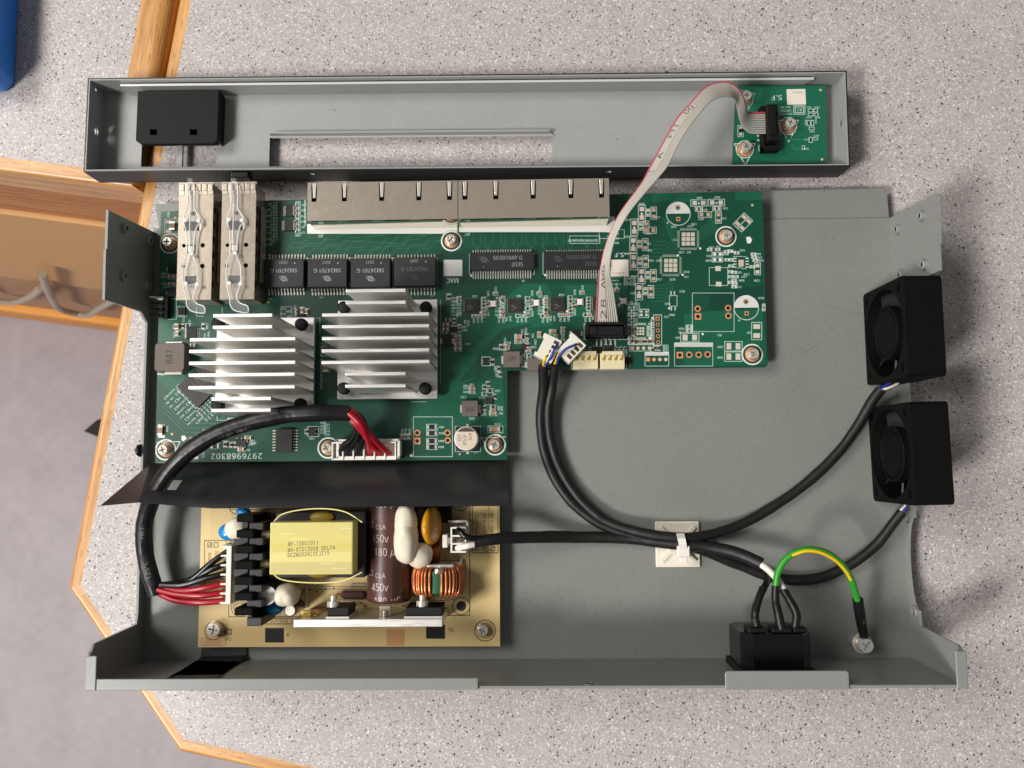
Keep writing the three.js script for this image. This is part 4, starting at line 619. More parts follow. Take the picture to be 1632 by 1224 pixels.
// heat sinks
function heatSink(x0, x1, z0, z1, fins, pins) {
  const m = mesh('heat_sink', RB(x0, x1, 17, 19.5, z0, z1, 0.25), M.alu, board);
  for (const [u0, u1, v] of fins) { const a = A(u0, v, 49.5), b = A(u1, v, 49.5), z = (a[2] + b[2]) / 2; mesh('fin', RB(a[0], b[0], 19.4, 49.5, z - 0.68, z + 0.68, 0.18, 1), M.alu, m); }
  for (const [u, v] of pins) { const a = A(u, v, 27); mesh('push_pin', [lathe([[0, 4], [1.9, 3.95], [2.5, 3.4], [2.6, 2.6], [2.6, 0.6], [2.2, 0], [0, 0]]).translate(a[0], 23, a[2]), cyl(1.1, 6, a[0], 17.6, a[2], 12)], M.blackPlastic, m); mesh('spring', Array.from({ length: 3 }, (_, i) => new THREE.TorusGeometry(1.75, 0.22, 6, 18).rotateX(Math.PI / 2).translate(a[0], 20.2 + i * 0.95, a[2])), M.tin, m); }
  mesh('covered_chip', B(x0 + 8, x1 - 8, PCB + 0.05, 16.95, z0 + 8, z1 - 8), M.chip, m);
}
{
  const f = (x, y) => [200 + x / 5.1, 500 + y / 5.1], q = (x, y) => [400 + x / 5.1, 380 + y / 5.1];
  heatSink(-129.9, -87.9, 43.9, 84.2, [[339.5, 434, 502.5], [339, 434, 521], [302.3, 471, 540.5], [301.5, 471, 559], [301, 470.8, 578], [300.5, 470, 597], [300, 470, 617], [337, 432, 635.3], [336.5, 431.5, 653.7]], [[478.5, 516], [345, 515], [477, 644], [345, 645]]);
  heatSink(-77.7, -35.1, 36.8, 79.4, [[551, 646.7, 463], [551, 646.7, 482], [513.3, 683.8, 501], [513.3, 684, 519.7], [513, 684.3, 538.6], [512.5, 684.4, 558.3], [512.2, 684.5, 576.8], [550, 646.7, 595.7], [550, 646.9, 615]], [[546.5, 489], [678, 489], [546.5, 618.5], [676.8, 618.5]]);
}
// port socket blocks
{
  const zF = A(700, 288, 27)[2], zB = A(700, 349, 27)[2];
  const slotU = [[500.7, 549, 608.4, 667.5, 716.4], [741, 790.2, 849.7, 909.8, 958.7]];
  [[490, 729.3], [730.3, 971]].forEach(([u0, u1], k) => {
    const x0 = A(u0, 318, 27)[0], x1 = A(u1, 318, 27)[0], sl = slotU[k].map(u => { const x = A(u, 305, 27)[0]; return [[x - 1.3, zF + 0.4], [x + 1.3, zF + 0.4], [x + 1.05, zF + 8.4], [x - 1.05, zF + 8.4]]; });
    const m = mesh('port_block', [plateY(rectPts(x0, x1, zF, zB), 26.5, 27, sl), B(x0, x0 + 0.3, PCB + 0.1, 26.48, zF, zB), B(x1 - 0.3, x1, PCB + 0.1, 26.48, zF, zB)], M.nickel, board);
    mesh('back_shell', B(x0 + 0.32, x1 - 0.32, PCB + 0.1, 26.48, zB - 0.3, zB), M.mirror, m);
    mesh('inner_body', B(x0 + 0.8, x1 - 0.8, PCB + 0.2, 25.4, zF + 1, zB - 0.8), M.pit, m);
    for (const s of sl) { const x = (s[0][0] + s[1][0]) / 2; mesh('spring_tongue', plateY([[x - 0.85, zF + 0.1], [x + 0.85, zF + 0.1], [x + 0.55, zF + 6.6], [x - 0.55, zF + 6.6]], 26.3, 26.8, [], 0.12), M.tin, m); }
    const bs = []; for (let i = 0; i < 4; i++) { const q = x0 + 2 + i * (x1 - x0 - 2) / 4; bs.push(B(q, q + 10.5, 26.35, 26.62, zB + 0.01, zB + 0.25)); }
    mesh('seam', bs, M.pit, m);
  });
}
// cages for the optical plugs, with clear light pipes on top
[[0, 283, 340], [69.2, 352, 408.6]].forEach(([du, u0, u1], k) => {
  const y = 26, x0 = A(u0, 400, y)[0], x1 = A(u1 - 2, 400, y)[0], zF = A(300, 291, y)[2], zK = A(300, 304, y)[2], zB = A(300, 478, y)[2], dv = -k * 0.8;
  const H = (u, v, r) => { const a = A(u + du, v + dv, y); return [a[0], a[2], r]; }, Q = (a, b, c, d) => { const p = A(a + du, b + dv, y), q = A(c + du, d + dv, y); return rectPts(p[0], q[0], p[2], q[2]); };
  const m = mesh('plug_cage', [plateY(rectPts(x0, x1, zK, zB), 25.7, 26, [H(308, 340.5, 0.9), Q(294, 353, 317.5, 367.5), H(293.2, 391.5, 0.8), H(323, 391, 0.95), H(292.3, 424.5, 0.8), H(322.5, 424, 0.95), Q(295, 440, 314, 452.5), Q(299, 390, 311.5, 403)]), B(x0, x0 + 0.3, PCB + 0.1, 25.68, zF + 1, zB), B(x1 - 0.3, x1, PCB + 0.1, 25.68, zF + 1, zB), B(x0 + 0.32, x1 - 0.32, PCB + 0.1, 25.68, zB - 0.3, zB), B(x0 + 0.32, x1 - 0.32, PCB + 0.1, 14.2, zF + 1, zB - 0.32)], M.nickelMatt, board);
  mesh('cage_liner', B(x0 + 0.6, x1 - 0.6, 15, 24.6, zK + 2, zB - 0.6), M.pit, m);
  const fw = (x1 - x0) / 6;
  mesh('collar', B(x0 - 0.2, x1 + 0.2, 25.3, 26.1, zF, zK - 0.9), M.nickelMatt, m);
  for (let i = 0; i < 6; i++) mesh('spring_finger', [RB(x0 + i * fw + 0.12, x0 + (i + 1) * fw - 0.12, 26.12, 26.75, zK - 2.8, zK + 0.2, 0.25), B(x0 + i * fw + 0.12, x0 + (i + 1) * fw - 0.12, 26.02, 26.3, zK + 0.1, zK + 1.8)], M.nickel, m);
  mesh('latch_tab', [B(A(300 + du, 390, y)[0], A(310 + du, 390, y)[0], 25.75, 25.95, A(300, 392 + dv, y)[2], A(300, 401 + dv, y)[2]), B(A(318 + du, 355, y)[0], A(320.5 + du, 355, y)[0], 25.4, 26.05, A(300, 355 + dv, y)[2], A(300, 367 + dv, y)[2]), B(A(316 + du, 355, y)[0], A(318.5 + du, 355, y)[0], 25.4, 26.05, A(300, 441 + dv, y)[2], A(300, 452 + dv, y)[2])], M.tin, m);
  const side = []; for (let i = 0; i < 6; i++) { const z = zK + 7 + i * 6.4; side.push(B(x1 + 0.01, x1 + 0.16, 23.4, 25.9, z, z + 2.6), B(x0 - 0.16, x0 - 0.01, 23.4, 25.9, z, z + 2.6)); }
  mesh('side_slot', side, M.pit, m);
  const o = [[299, 292], [299, 327], [292.8, 347.6], [293, 354], [297, 372], [297, 406], [292, 424], [292, 453], [297, 476], [297.5, 486], [303, 494.5], [314, 498], [326, 498.5], [325.3, 488.7], [314, 484], [309, 478], [308, 472.5], [313.5, 454.5], [314, 424], [309, 411], [310, 377], [314, 361], [320, 352.5], [310, 332], [308, 292]].map(p => { const a = A(p[0] + du, p[1] + dv, 28.2); return [a[0], a[2]]; });
  const lp = mesh('light_pipe', plateY(o, 26.9, 28.2), M.clear, m);
  { const e = [...o, o[0], o[1]].map(p => new THREE.Vector3(p[0], 28.15, p[1])), cv = new THREE.CatmullRomCurve3(e, false, 'centripetal', 0.3); mesh('painted_edge_glow', new THREE.TubeGeometry(cv, 160, 0.25, 6), M.clearEdge, lp); mesh('rib', tube([[o[1][0] + 1, 28.3, o[1][1]], [o[3][0] + 2.6, 28.3, o[3][1] - 1], [o[4][0] + 1.4, 28.3, o[4][1]], [o[5][0] + 1.5, 28.3, o[5][1]]], 0.22, 30, 6), M.clearEdge, lp); }  // whitish tubes round the outline imitate light gathering at the pipe edges
  const fr = A(303 + du, 284, 28), fz = A(303 + du, 292, 28);
  mesh('pipe_tip', RB(fr[0] - 1.1, fr[0] + 1.1, 26.95, 28.55, fr[2], fz[2] - 0.05, 0.3), M.clear, lp);
  mesh('pipe_peg', [[295, 351], [316, 352], [296, 452], [314, 453], [305, 404]].map(p => { const a = A(p[0] + du, p[1] + dv, 28.7); return cyl(0.8, 0.8, a[0], 28.22, a[2], 14); }), M.clearEdge, lp);
  const pb = []; for (let i = 0; i < 5; i++) { const z = zB - 1 - i * 7; pb.push(cyl(0.5, 0.12, x1 + 2.2, PCB + 0.02, z, 12)); } mesh('solder_pad', pb, M.copper, m);
  const wl = mesh('cage_side_rail', B(x1 + 1.0, x1 + 1.25, 15, 22, zK + 6, zB - 8), M.nickel, m);
});
// pin header on the left edge
{
  const a = A(260, 491, PCB), m = mesh('pin_header', RB(-1.3, 1.3, 0.1, 2.6, -4.9, 4.9, 0.2), M.blackPlastic, board, { at: [A(267, 491, PCB)[0], PCB, a[2]] });
  for (let i = 0; i < 4; i++) mesh('pin', [new THREE.BoxGeometry(6.2, 0.64, 0.64).rotateZ(-0.72).translate(-2.8, 4.2, -3.8 + i * 2.54), RB(-3.6, -0.6, 0.8, 3.4, -4.5 + i * 2.54, -3.1 + i * 2.54, 0.2)], i ? M.blackPlastic : M.tin, m);
}
// black boxed header for the ribbon cable
{
  const a = A(967, 531, 19), m = mesh('ribbon_socket', [RB(-8.6, 8.6, 0.1, 6, -3.2, -2.2, 0.2), RB(-8.6, 8.6, 0.1, 6, 2.2, 3.2, 0.2), RB(-8.6, -7.4, 0.1, 6, -3.2, 3.2, 0.2), RB(7.4, 8.6, 0.1, 6, -3.2, 3.2, 0.2), B(-7.5, 7.5, 0.1, 1.5, -2.3, 2.3)], M.blackPlastic, board, { at: [a[0], PCB, A(967, 527, 17)[2]] });
  const pins = []; for (let i = 0; i < 5; i++) pins.push(B(-4.3 + i * 2, -3.6 + i * 2, 0.05, 0.7, 3.3, 6.2)); mesh('pins', pins, M.tin, m);
}
// cream cable sockets
for (const [u0, u1, k] of [[913.5, 953.5, 0], [956.5, 996, 1]]) {
  const y = PCB + 5.4, [x0, x1, z0, z1] = rectA(u0, 563, u1, 588, y), w = x1 - x0, d = z1 - z0;
  const m = mesh('cable_socket', [RB(-w / 2, w / 2, 0.1, 5.4, -d / 2, d / 2, 0.3), RB(-w / 2 + 0.8, w / 2 - 0.8, 0.1, 6.8, -d / 2 - 0.7, -d / 2 + 0.9, 0.25)], M.cream, board, { at: [(x0 + x1) / 2, PCB, (z0 + z1) / 2] });
  for (let i = 0; i < 4; i++) mesh('contact', [RB(-w / 2 + 0.9 + i * 2.5, -w / 2 + 2.1 + i * 2.5, 5.42, 5.6, -1.5, -0.3, 0.08), RB(-w / 2 + 1.6 + i * 2.5, -w / 2 + 2.2 + i * 2.5, 5.42, 5.75, -2.3, -1.3, 0.08)], M.tapeDeep, m);
}
// white power socket
{
  const y = PCB + 7, [x0, x1, z0, z1] = rectA(536, 700, 637.5, 731, y), w = x1 - x0, d = z1 - z0;
  mesh('power_socket', [RB(-w / 2, w / 2, 0.1, 2, -d / 2, d / 2, 0.3), RB(-w / 2, w / 2, 0.1, 7, -d / 2, -d / 2 + 1.2, 0.3), RB(-w / 2, w / 2, 0.1, 7, d / 2 - 1.2, d / 2, 0.3), RB(-w / 2, -w / 2 + 1.2, 0.1, 7, -d / 2, d / 2, 0.3), RB(w / 2 - 1.2, w / 2, 0.1, 7, -d / 2, d / 2, 0.3)], M.white, board, { at: [(x0 + x1) / 2, PCB, (z0 + z1) / 2] });
}
{ const [x0, x1, z0, z1] = rectA(973, 414, 1002, 440, PCB); onTop('paper_label', x1 - x0, z1 - z0, (c, W, H) => { c.fillStyle = '#d8d0c2'; c.fillRect(-1, -1, W + 2, H + 2); text(c, '22280 8150', W * .4, H * .84, 1, { rot: UP, col: '#50483e' }); }, board, [(x0 + x1) / 2, PCB + 0.06, (z0 + z1) / 2]); }

// ---------------------------------------------------------------- power supply board
const SB = boardArt(-140, 108, 134, 78, 7.6, PCB, '#dfc488');
{
  const D = SB, K = '#1d160f', g = D.g;
  const R = (d, o) => ({ col: K, rot: -Math.PI / 2, ...o });
  D.rect(336, 806, 420, 862, 'rgba(210,182,120,0.35)');
  D.line([[318, 1023], [355, 1023], [355, 1000]], 'rgba(150,80,50,0.18)', 14); D.rect(616, 1003, 645, 1029, 'rgba(186,92,58,0.42)'); D.rect(327, 1003, 352, 1030, 'rgba(168,92,58,0.2)');
  D.box(326, 861.5, 361, 960, K, 0.9); D.box(331, 865, 337.5, 872, K, 0.9); D.box(341, 865, 347.5, 872, K, 0.9); D.text('VM|MON', 334, 896, 7, R()); D.text('12V|ADJ', 345, 892, 7, R()); D.line([[332, 868], [334, 870.5], [337, 866]], K, 0.8);
  D.line([[367, 806], [367, 815], [378, 820]], K, 1); D.box(366, 806, 460, 812, K, 0.9); D.text('CY3', 374, 820, 6, { col: K });
  D.line([[364.5, 945], [364.5, 983], [480, 983]], K, 0.9); for (const q of [14, 10.5, 7]) D.ring(383, 968, q, K, 0.8); D.text('CY', 418, 978, 7, { col: K });
  D.box(423, 985.5, 487, 994.5, K, 1); D.text('ICT|T1/0  TPW', 454, 990.5, 7, { col: K });
  D.rect(422.5, 1001, 452.5, 1024, '#14110e'); D.text('K', 459, 1012, 8, { col: K }); D.rect(679, 995.5, 709, 1018, '#14110e'); D.text('TK', 719, 1005, 8, { col: K });
  D.ring(340, 1006, 13.5, K, 1); D.line([[352, 999], [362, 1004], [369, 1003], [369, 1011], [362, 1010], [350, 1015]], K, 0.9); D.rect(357, 1005, 360, 1009.5, K); D.text('GP2', 363, 1019, 6, { col: K });
  D.ring(773, 1005, 16, K, 1.1); D.disc(773, 1005, 13, 'rgba(130,112,80,0.5)'); D.ring(735, 966, 13.5, K, 1.1); D.disc(735, 966, 7.6, '#15140f');
  D.ring(733, 800, 14, K, 1.1); D.disc(733, 800, 7, '#15140f');
  D.line([[748.5, 806], [748.5, 981], [709, 981]], K, 1); D.box(752.5, 806, 793.5, 881, K, 1); D.line([[779, 806], [779, 845]], K, 0.6);
  D.text('INPUT(V)', 759, 838, 8, R()); D.text('100V~/1.5A', 772, 836, 7, R()); D.text('240V~/2.0A', 784, 836, 7, R()); D.box(771, 872, 778, 878, K, 0.9); D.box(782, 871, 788.5, 878, K, 0.9); D.line([[782, 878], [788, 871]], K, 0.8); D.text('IN', 759, 875, 7, R());
  D.text('FL1', 711, 889, 6, { col: K }); D.text('OT4', 728, 889, 6, { col: K }); D.text('FL2', 733, 944, 6.5, { col: K }); D.box(730, 896, 742, 928, K, 0.8); D.line([[688, 893], [742, 893]], K, 0.8); D.text('L', 727, 825, 6, { col: K }); D.text('F1', 718, 817, 6, R()); D.text('HS1', 712, 973, 6, R()); D.line([[708, 950], [722, 945], [724, 955], [712, 957], [708, 950]], K, 0.8); D.text('D', 716, 951, 6, { col: K });
  D.line([[490, 935], [585, 935]], K, 0.7); D.line([[480, 939], [585, 939]], K, 0.7); for (const [u, v] of [[505, 943], [519, 939], [532, 938], [582, 966], [556, 970], [642, 966], [656, 962]]) D.disc(u, v, 1.4, K); D.box(655, 957, 708, 972, K, 0.8); D.text('J3', 494, 940, 6, { col: K }); D.text('C51', 483, 944, 6, R()); D.line([[540, 955], [640, 970]], K, 0.6); D.text('BD1', 649, 966, 6, { col: K }); D.line([[668, 950], [668, 958]], K, 0.8); for (const u of [678, 684, 692]) D.line([[u, 949], [u, 957]], K, 1.2);
  for (let i = 0; i < 260; i++) D.disc(320 + D.r() * 470, 808 + D.r() * 222, 0.6, 'rgba(90,66,30,0.18)');
}
const psu = thing('power_board', 'tan power supply board with yellow wrapped transformer and brown capacitor, beside the rear wall', 'circuit board', [-73, 12, 150]);
const put = (u, v, y) => A(u, v, y);
{
  const q = (u, v) => { const a = A(u, v, PCB); return [a[0], a[2]]; };
  const out = [[q(321, 806)[0], 109], [q(796, 806)[0], 109], q(797, 1030), q(315.5, 1031.5)], tex = canvasTex(SB.c), top = plateY(out, 13.3, 13.6); SB.uv()(top);
  mesh('printed_face', top, phys(0xffffff, 0.45, { map: tex, clearcoat: 0.3, clearcoatRoughness: 0.3 }), psu, { keepUV: true });
  mesh('laminate', plateY(out, 12, 13.29), std(0x8f7440, 0.6), psu);
}
screw(psu, 345, 1001, PCB, 2.9, 3, { w: 0.4, t: 0.2 }); screw(psu, 770, 1003, PCB, 2.2, 2.4, { t: 0.4 });
function blob(a, rx, ry, rz, seed, amp = 0.08) {
  const g = new THREE.SphereGeometry(1, 28, 20), p = g.attributes.position, n = noiseGrid(seed, 32);
  for (let i = 0; i < p.count; i++) { const x = p.getX(i), y = p.getY(i), z = p.getZ(i), k = 1 + amp * ((n(x * 1.6 + 9, z * 1.6 + y + 9) - 0.5) * 2); p.setXYZ(i, a[0] + x * rx * k, a[1] + y * ry * k, a[2] + z * rz * k); }
  g.computeVertexNormals(); return g;
}
{ // transformer
  const y = 42, [x0, x1, z0, z1] = rectA(430.5, 832.5, 562, 915.5, y), cx = (x0 + x1) / 2, cz = (z0 + z1) / 2, w = x1 - x0, d = z1 - z0;
  const m = mesh('transformer', RB(-w / 2, w / 2, 6, y - PCB, -d / 2, d / 2, 0.5), M.tape, psu, { at: [cx, PCB, cz] });
  onTop('marking', w - 1, d - 1, (c, W, H) => {
    c.fillStyle = '#d6ca7c'; c.fillRect(-1, -1, W + 2, H + 2);
    for (const [yy, hh, k] of [[H * .22, H * .16, '#d9cd78'], [H * .42, H * .1, '#d6c86c'], [H * .58, H * .2, '#dfd486'], [H * .78, H * .25, '#cbc07c']]) { c.fillStyle = k; c.fillRect(-1, yy, W + 2, hh); } c.fillStyle = 'rgba(255,250,200,0.35)'; for (let i = 0; i < 9; i++) c.fillRect((i * 37 % 29), H * ((i * 13 % 10) / 10), 6, 0.35);
    const k = { col: '#1c1a22', font: 'monospace', align: 'left', rot: -0.05, sx: 0.86 }; text(c, 'MP-130I(01)', 6.6, H * .43, 2.15, k); text(c, 'MV-0T013058 DELTA', 6.6, H * .55, 2.15, k); text(c, 'DCZM2024(05)E15', 6.6, H * .65, 2.15, k);
  }, m, [0, y - PCB + 0.03, 0], { mat: printGloss });
  mesh('ferrite_core', [RB(-w / 2 - 0.6, w / 2 + 3, 3, 19, -d / 2 - 3.5, d / 2 + 2.5, 0.6), RB(-w / 2 + 1, w / 2 - 1, 0.1, 3, -d / 2 - 2, d / 2 + 2, 0.3)], M.ferriteDark, m);
  mesh('winding', [blob([2, 19.6, -d / 2 - 1.4], 5, 1.6, 2.2, 4, 0.06), blob([1, 19.6, d / 2 + 0.7], 5, 1.4, 1.6, 5, 0.06)], M.tapeDeep, m);
  const lp = (s, e) => tube([[-w / 2 + 0.2, 25.5, s * (d / 2 - 0.5)], [-w / 2 + 3.5, 25.3, s * (d / 2 + e * 0.55)], [0, 25, s * (d / 2 + e)], [w / 2 - 4, 25.3, s * (d / 2 + e * 0.75)], [w / 2 + 3, 25.3, s * (d / 2 - 0.4)]], 0.28, 40, 6);
  mesh('tape_edge', [lp(-1, 5), lp(1, 3.6)], M.tapeEdge, m);
}
{ // large lying capacitor
  const y = 23.2, r = 9.1, a = A(620, 955, y), x = a[0], z1 = A(620, 958, y)[2], z0 = 121;
  const prof = [[0, 0], [r - 1.6, 0], [r - 0.5, 0.4], [r, 1.5], [r, z1 - z0]];
  const m = mesh('large_capacitor', [lathe(prof, 48).rotateX(-Math.PI / 2).translate(x, y, z1)], M.brown, psu);
  const W = 23, L = 40, pr = printed(W, L, (c, w, h) => {
    c.fillStyle = '#50302b'; c.fillRect(-1, -1, w + 2, h + 2); c.fillStyle = 'rgba(20,8,8,0.35)'; c.fillRect(w * .62, 0, 5, h);
    for (let i = 0; i < 4; i++) { const t = h - 40 + i * 19.3 - 9; const k = { col: '#c0b0b0', align: 'left' }; c.strokeStyle = '#8d7678'; c.lineWidth = 0.4; c.strokeRect(3.4, t - 1.3, 2.3, 1.9); text(c, 'CLA', 7, t, 2.7, k); text(c, '450v', 5.2, t + 5.2, 4.1, { ...k, sx: 0.86 }); text(c, '180', 6.4, t + 10.6, 4.1, { ...k, sx: 0.86 }); text(c, 'µF', 13.2, t + 10.8, 3.6, { ...k, style: 'italic' }); }
  }, 11);
  const nA = 28, g = new THREE.PlaneGeometry(W, L, nA, 1), P = g.attributes.position, U = g.attributes.uv, N = g.attributes.normal, pu = pr.attributes.uv;
  for (let i = 0; i < P.count; i++) { const t = P.getX(i) / (r + 0.03), zz = -P.getY(i); U.setXY(i, pu.getX(0) + U.getX(i) * (pu.getX(1) - pu.getX(0)), pu.getY(2) + U.getY(i) * (pu.getY(0) - pu.getY(2))); N.setXYZ(i, Math.sin(t), Math.cos(t), 0); P.setXYZ(i, x + Math.sin(t) * (r + 0.03), y + Math.cos(t) * (r + 0.03), z1 - 1.6 - L / 2 + zz); }
  mesh('marking', g, phys(0xffffff, 0.34, { map: atlasTex, clearcoat: 0.4, clearcoatRoughness: 0.3 }), m, { keepUV: true });
}
mesh('glue_blob', [blob(put(646.5, 862, 33), 4.9, 6, 9.4, 3, 0.1), blob(put(646.5, 834, 32.6), 4.5, 5.2, 8, 6, 0.08), blob(put(648, 814, 31), 3.2, 4.4, 6, 8, 0.1)], M.glue, psu);
mesh('glue_blob', [blob(put(668.5, 885, 29), 5.6, 5, 5.4, 9, 0.1)], M.glue, psu);
mesh('glue_blob', [blob(put(458.5, 948, 27), 5.2, 7, 4.8, 10, 0.1)], M.glue, psu);
{ const a = put(688, 838, 27), g = blob([0, 0, 0], 3, 8.2, 7.8, 2, 0.03); g.rotateZ(0.28); g.translate(...a); mesh('disc_varistor', g, M.varistor, psu); }
{ const a = put(669, 840, 30); mesh('barrier_film', RB(a[0] - 1.7, a[0] + 1.7, 13.7, 29, 121, put(669, 866, 30)[2], 0.5), M.film, psu); const b = put(709, 824, 20); mesh('fuse_block', RB(b[0] - 2.4, b[0] + 2.4, 13.7, 20, b[2] - 5, b[2] + 2.5, 0.5), M.blackPlastic, psu); }
{ // three-way power input socket with its plug
  const x0 = A(714, 850, 20)[0], x1 = A(747, 850, 20)[0], z0 = A(720, 829, 20)[2], z1 = A(720, 880, 20)[2];
  const m = mesh('input_socket', [RB(x0, x1, 13.65, 15, z0, z1, 0.3), RB(x1 - 1, x1, 13.65, 21, z0, z1, 0.3), RB(x0, x1, 13.65, 21, z0, z0 + 1, 0.3)], M.white, psu);
  const p0 = A(718, 840, 27), p1 = A(743, 881, 27), X0 = p0[0], X1 = p1[0], Z0 = p0[2], Z1 = p1[2], t = 0.7, c = (Z1 - Z0 - t) / 3, g = [RB(X0, X0 + t, 14, 27, Z0, Z1, 0.2), RB(X1 - t, X1, 14, 26, Z0, Z1, 0.2), B(X0 + 0.3, X1 - 0.3, 14, 19, Z0 + 0.3, Z1 - 0.3)];
  for (let i = 0; i < 4; i++) g.push(RB(X0, X1, 14, 26.9, Z0 + i * c, Z0 + i * c + t, 0.2));
  const l0 = A(705, 852, 27), l1 = A(713, 873, 27); g.push(RB(l0[0], l1[0], 17, 27, l0[2], l1[2], 0.4), RB(l1[0] - 0.2, X0 + 0.2, 20, 25, l0[2] + 1.4, l1[2] - 1.4, 0.2));
  mesh('plug', g, M.whiteGloss, psu); mesh('contact', [B(X0 + 2.2, X0 + 3.6, 19.1, 22, Z0 + c + 2.2, Z0 + c + 3.4)], M.tin, m);
}
{ // ring choke standing on edge
  const a = put(697.5, 925, 27), cx = a[0], cy = 24.5, cz = a[2], R0 = 9.4, R1 = 5, h = 4.6;
  const m = mesh('ring_choke', [lathe([[R1, -h], [R0 - 0.5, -h], [R0, -h + 0.5], [R0, h - 0.5], [R0 - 0.5, h], [R1, h], [R1, -h]], 48).rotateX(Math.PI / 2).translate(cx, cy, cz)], M.greenCore, psu);
  for (const s of [-1, 1]) {
    const g = [];
    for (let i = 0; i < 17; i++) { const t = s * (0.24 + i * 0.155 + (i * 37 % 7) * 0.006), r0 = R0 + 0.55 + (i % 4 === 1 ? 0.3 : 0), c = Math.sin(t), k = Math.cos(t), hh = h + 0.55, P = (r, z) => [cx + c * r, cy + k * r, cz + z + (i % 3 - 1) * 0.08]; g.push(new THREE.TubeGeometry(new THREE.CatmullRomCurve3([P(r0, -hh + 1.2), P(r0, hh - 1.2), P(r0 - 1, hh), P(R1 + 0.6, hh), P(R1 - 0.5, hh - 1), P(R1 - 0.5, -hh + 1), P(R1 + 0.6, -hh), P(r0 - 1, -hh)].map(V), true), 26, 0.6, 6, true)); }
    mesh('copper_winding', g, M.copperWire, m);
  }
  mesh('base', [RB(cx - 8, cx + 9, 13.7, 16.5, cz - 6, cz - 3.6, 0.4), RB(cx - 4, cx + 6.8, 27, 31, cz - 6.6, cz - 5.4, 0.5)], M.white, m); mesh('tie', blob([cx + 1.3, cy + R0 + 0.4, cz - 4.6], 2.2, 1, 1.6, 13, 0.2), M.nickelMatt, m);
  const b = put(683, 880, 20), g2 = []; for (let i = 0; i < 6; i++) g2.push(new THREE.TorusGeometry(4.2, 0.45, 6, 20).rotateY(Math.PI / 2).translate(b[0] - 1 + i * 1.0, 18, b[2])); mesh('copper_winding', g2, M.copperWire, psu);
}
{ const a = put(735.5, 915, 15), z = a[2], m = mesh('axial_fuse', cylZ(0.45, 13, a[0], 15, z), M.tin, psu); mesh('glass_body', cylZ(1.15, 6.4, a[0], 15, z + 0.4), phys(0xa4302a, 0.25, { clearcoat: 0.5 }), m); mesh('pale_band', [cylZ(1.2, 0.8, a[0], 15, z - 0.6), cylZ(1.2, 0.8, a[0], 15, z + 1.6)], M.ivory, m); }
{ // black finned cooler
  const c0 = A(399, 818, 38), c1 = A(404, 1000, 38);
  const m = mesh('black_cooler', RB(c0[0] - 0.6, c0[0] + 0.9, 14, 36, A(400, 822, 36)[2], A(400, 985, 36)[2], 0.2), M.fanGrey, psu);
  [826, 851, 875.5, 900.5, 925.5, 951, 975].forEach((v, i) => { const a = A(377 - i * 0.6, v - 6.2, 38), b = A(404 - i * 0.3, v + 6.2, 38); mesh('fin', RB(a[0], b[0], 20, 38, a[2], b[2], 0.5), M.fanBlack, m); });
  [838.5, 863, 887.5, 913, 938, 962, 990].forEach((v, i) => { const a = A(397 - (i > 4 ? 4 : 0), v - 6, 36.5), b = A(420 - i * 0.4, v + (i === 6 ? 8 : 6.2), 36.5); mesh('fin', RB(a[0], b[0], 18, 36.5, a[2], b[2], 0.5), M.darkBlock, m); });
  const s = []; for (let i = 0; i < 5; i++) { const a = A(384, 838 + i * 25, 28); s.push(RB(a[0] - 3, a[0] + 3, 20, 28, a[2] - 1.6, a[2] + 1.6, 0.3)); } mesh('rectifier', s, M.darkBlock, m);
  for (const [u, v] of [[424, 852], [422, 899.5]]) { const a = A(u, v, 30); mesh('clamp_screw', [cylX(2, 2.5, a[0], 30, a[2]), cylX(1.2, 4, a[0] + 1.5, 30, a[2])], M.steel, m); const b = A(413, v, 26); mesh('brass_clamp', RB(b[0] - 2.5, b[0] + 1, 22, 26, b[2] - 2.4, b[2] + 2.4, 0.2), M.brass, m); }
}
{ const a = put(366, 848, 24), m = mesh('disc_capacitor', blob(a, 4.6, 3.5, 3.6, 14, 0.04), M.discBlue, psu); mesh('glue_blob', blob(put(376, 842, 27), 4.4, 2.6, 4.6, 15, 0.1), M.glue, m); const b = put(388, 815, 22); mesh('disc_capacitor', blob(b, 3, 3, 2, 16, 0.04), M.discBlue, psu); }
{ const a = put(436, 971, 24); mesh('disc_capacitor', blob(a, 3.8, 3, 2.4, 17, 0.05), M.discBlue, psu); }
function can(u, v, yTop, r, mat, name) { const a = A(u, v, yTop), m = mesh(name, lathe([[0, 0], [r, 0], [r, yTop - PCB - 0.5], [r - 0.4, yTop - PCB], [r - 0.6, yTop - PCB]], 28).translate(a[0], PCB + 0.05, a[2]), mat, psu); mesh('vent_cap', [cyl(r - 0.45, 0.2, a[0], yTop - 0.1, a[2], 28), B(a[0] - r * 0.5, a[0] + r * 0.5, yTop + 0.1, yTop + 0.14, a[2] - 0.12, a[2] + 0.12)], M.tin, m); return m; }
can(425, 949, 31, 4.3, M.capBlue, 'can_capacitor'); can(462, 973, 27, 2.5, M.brown, 'can_capacitor');
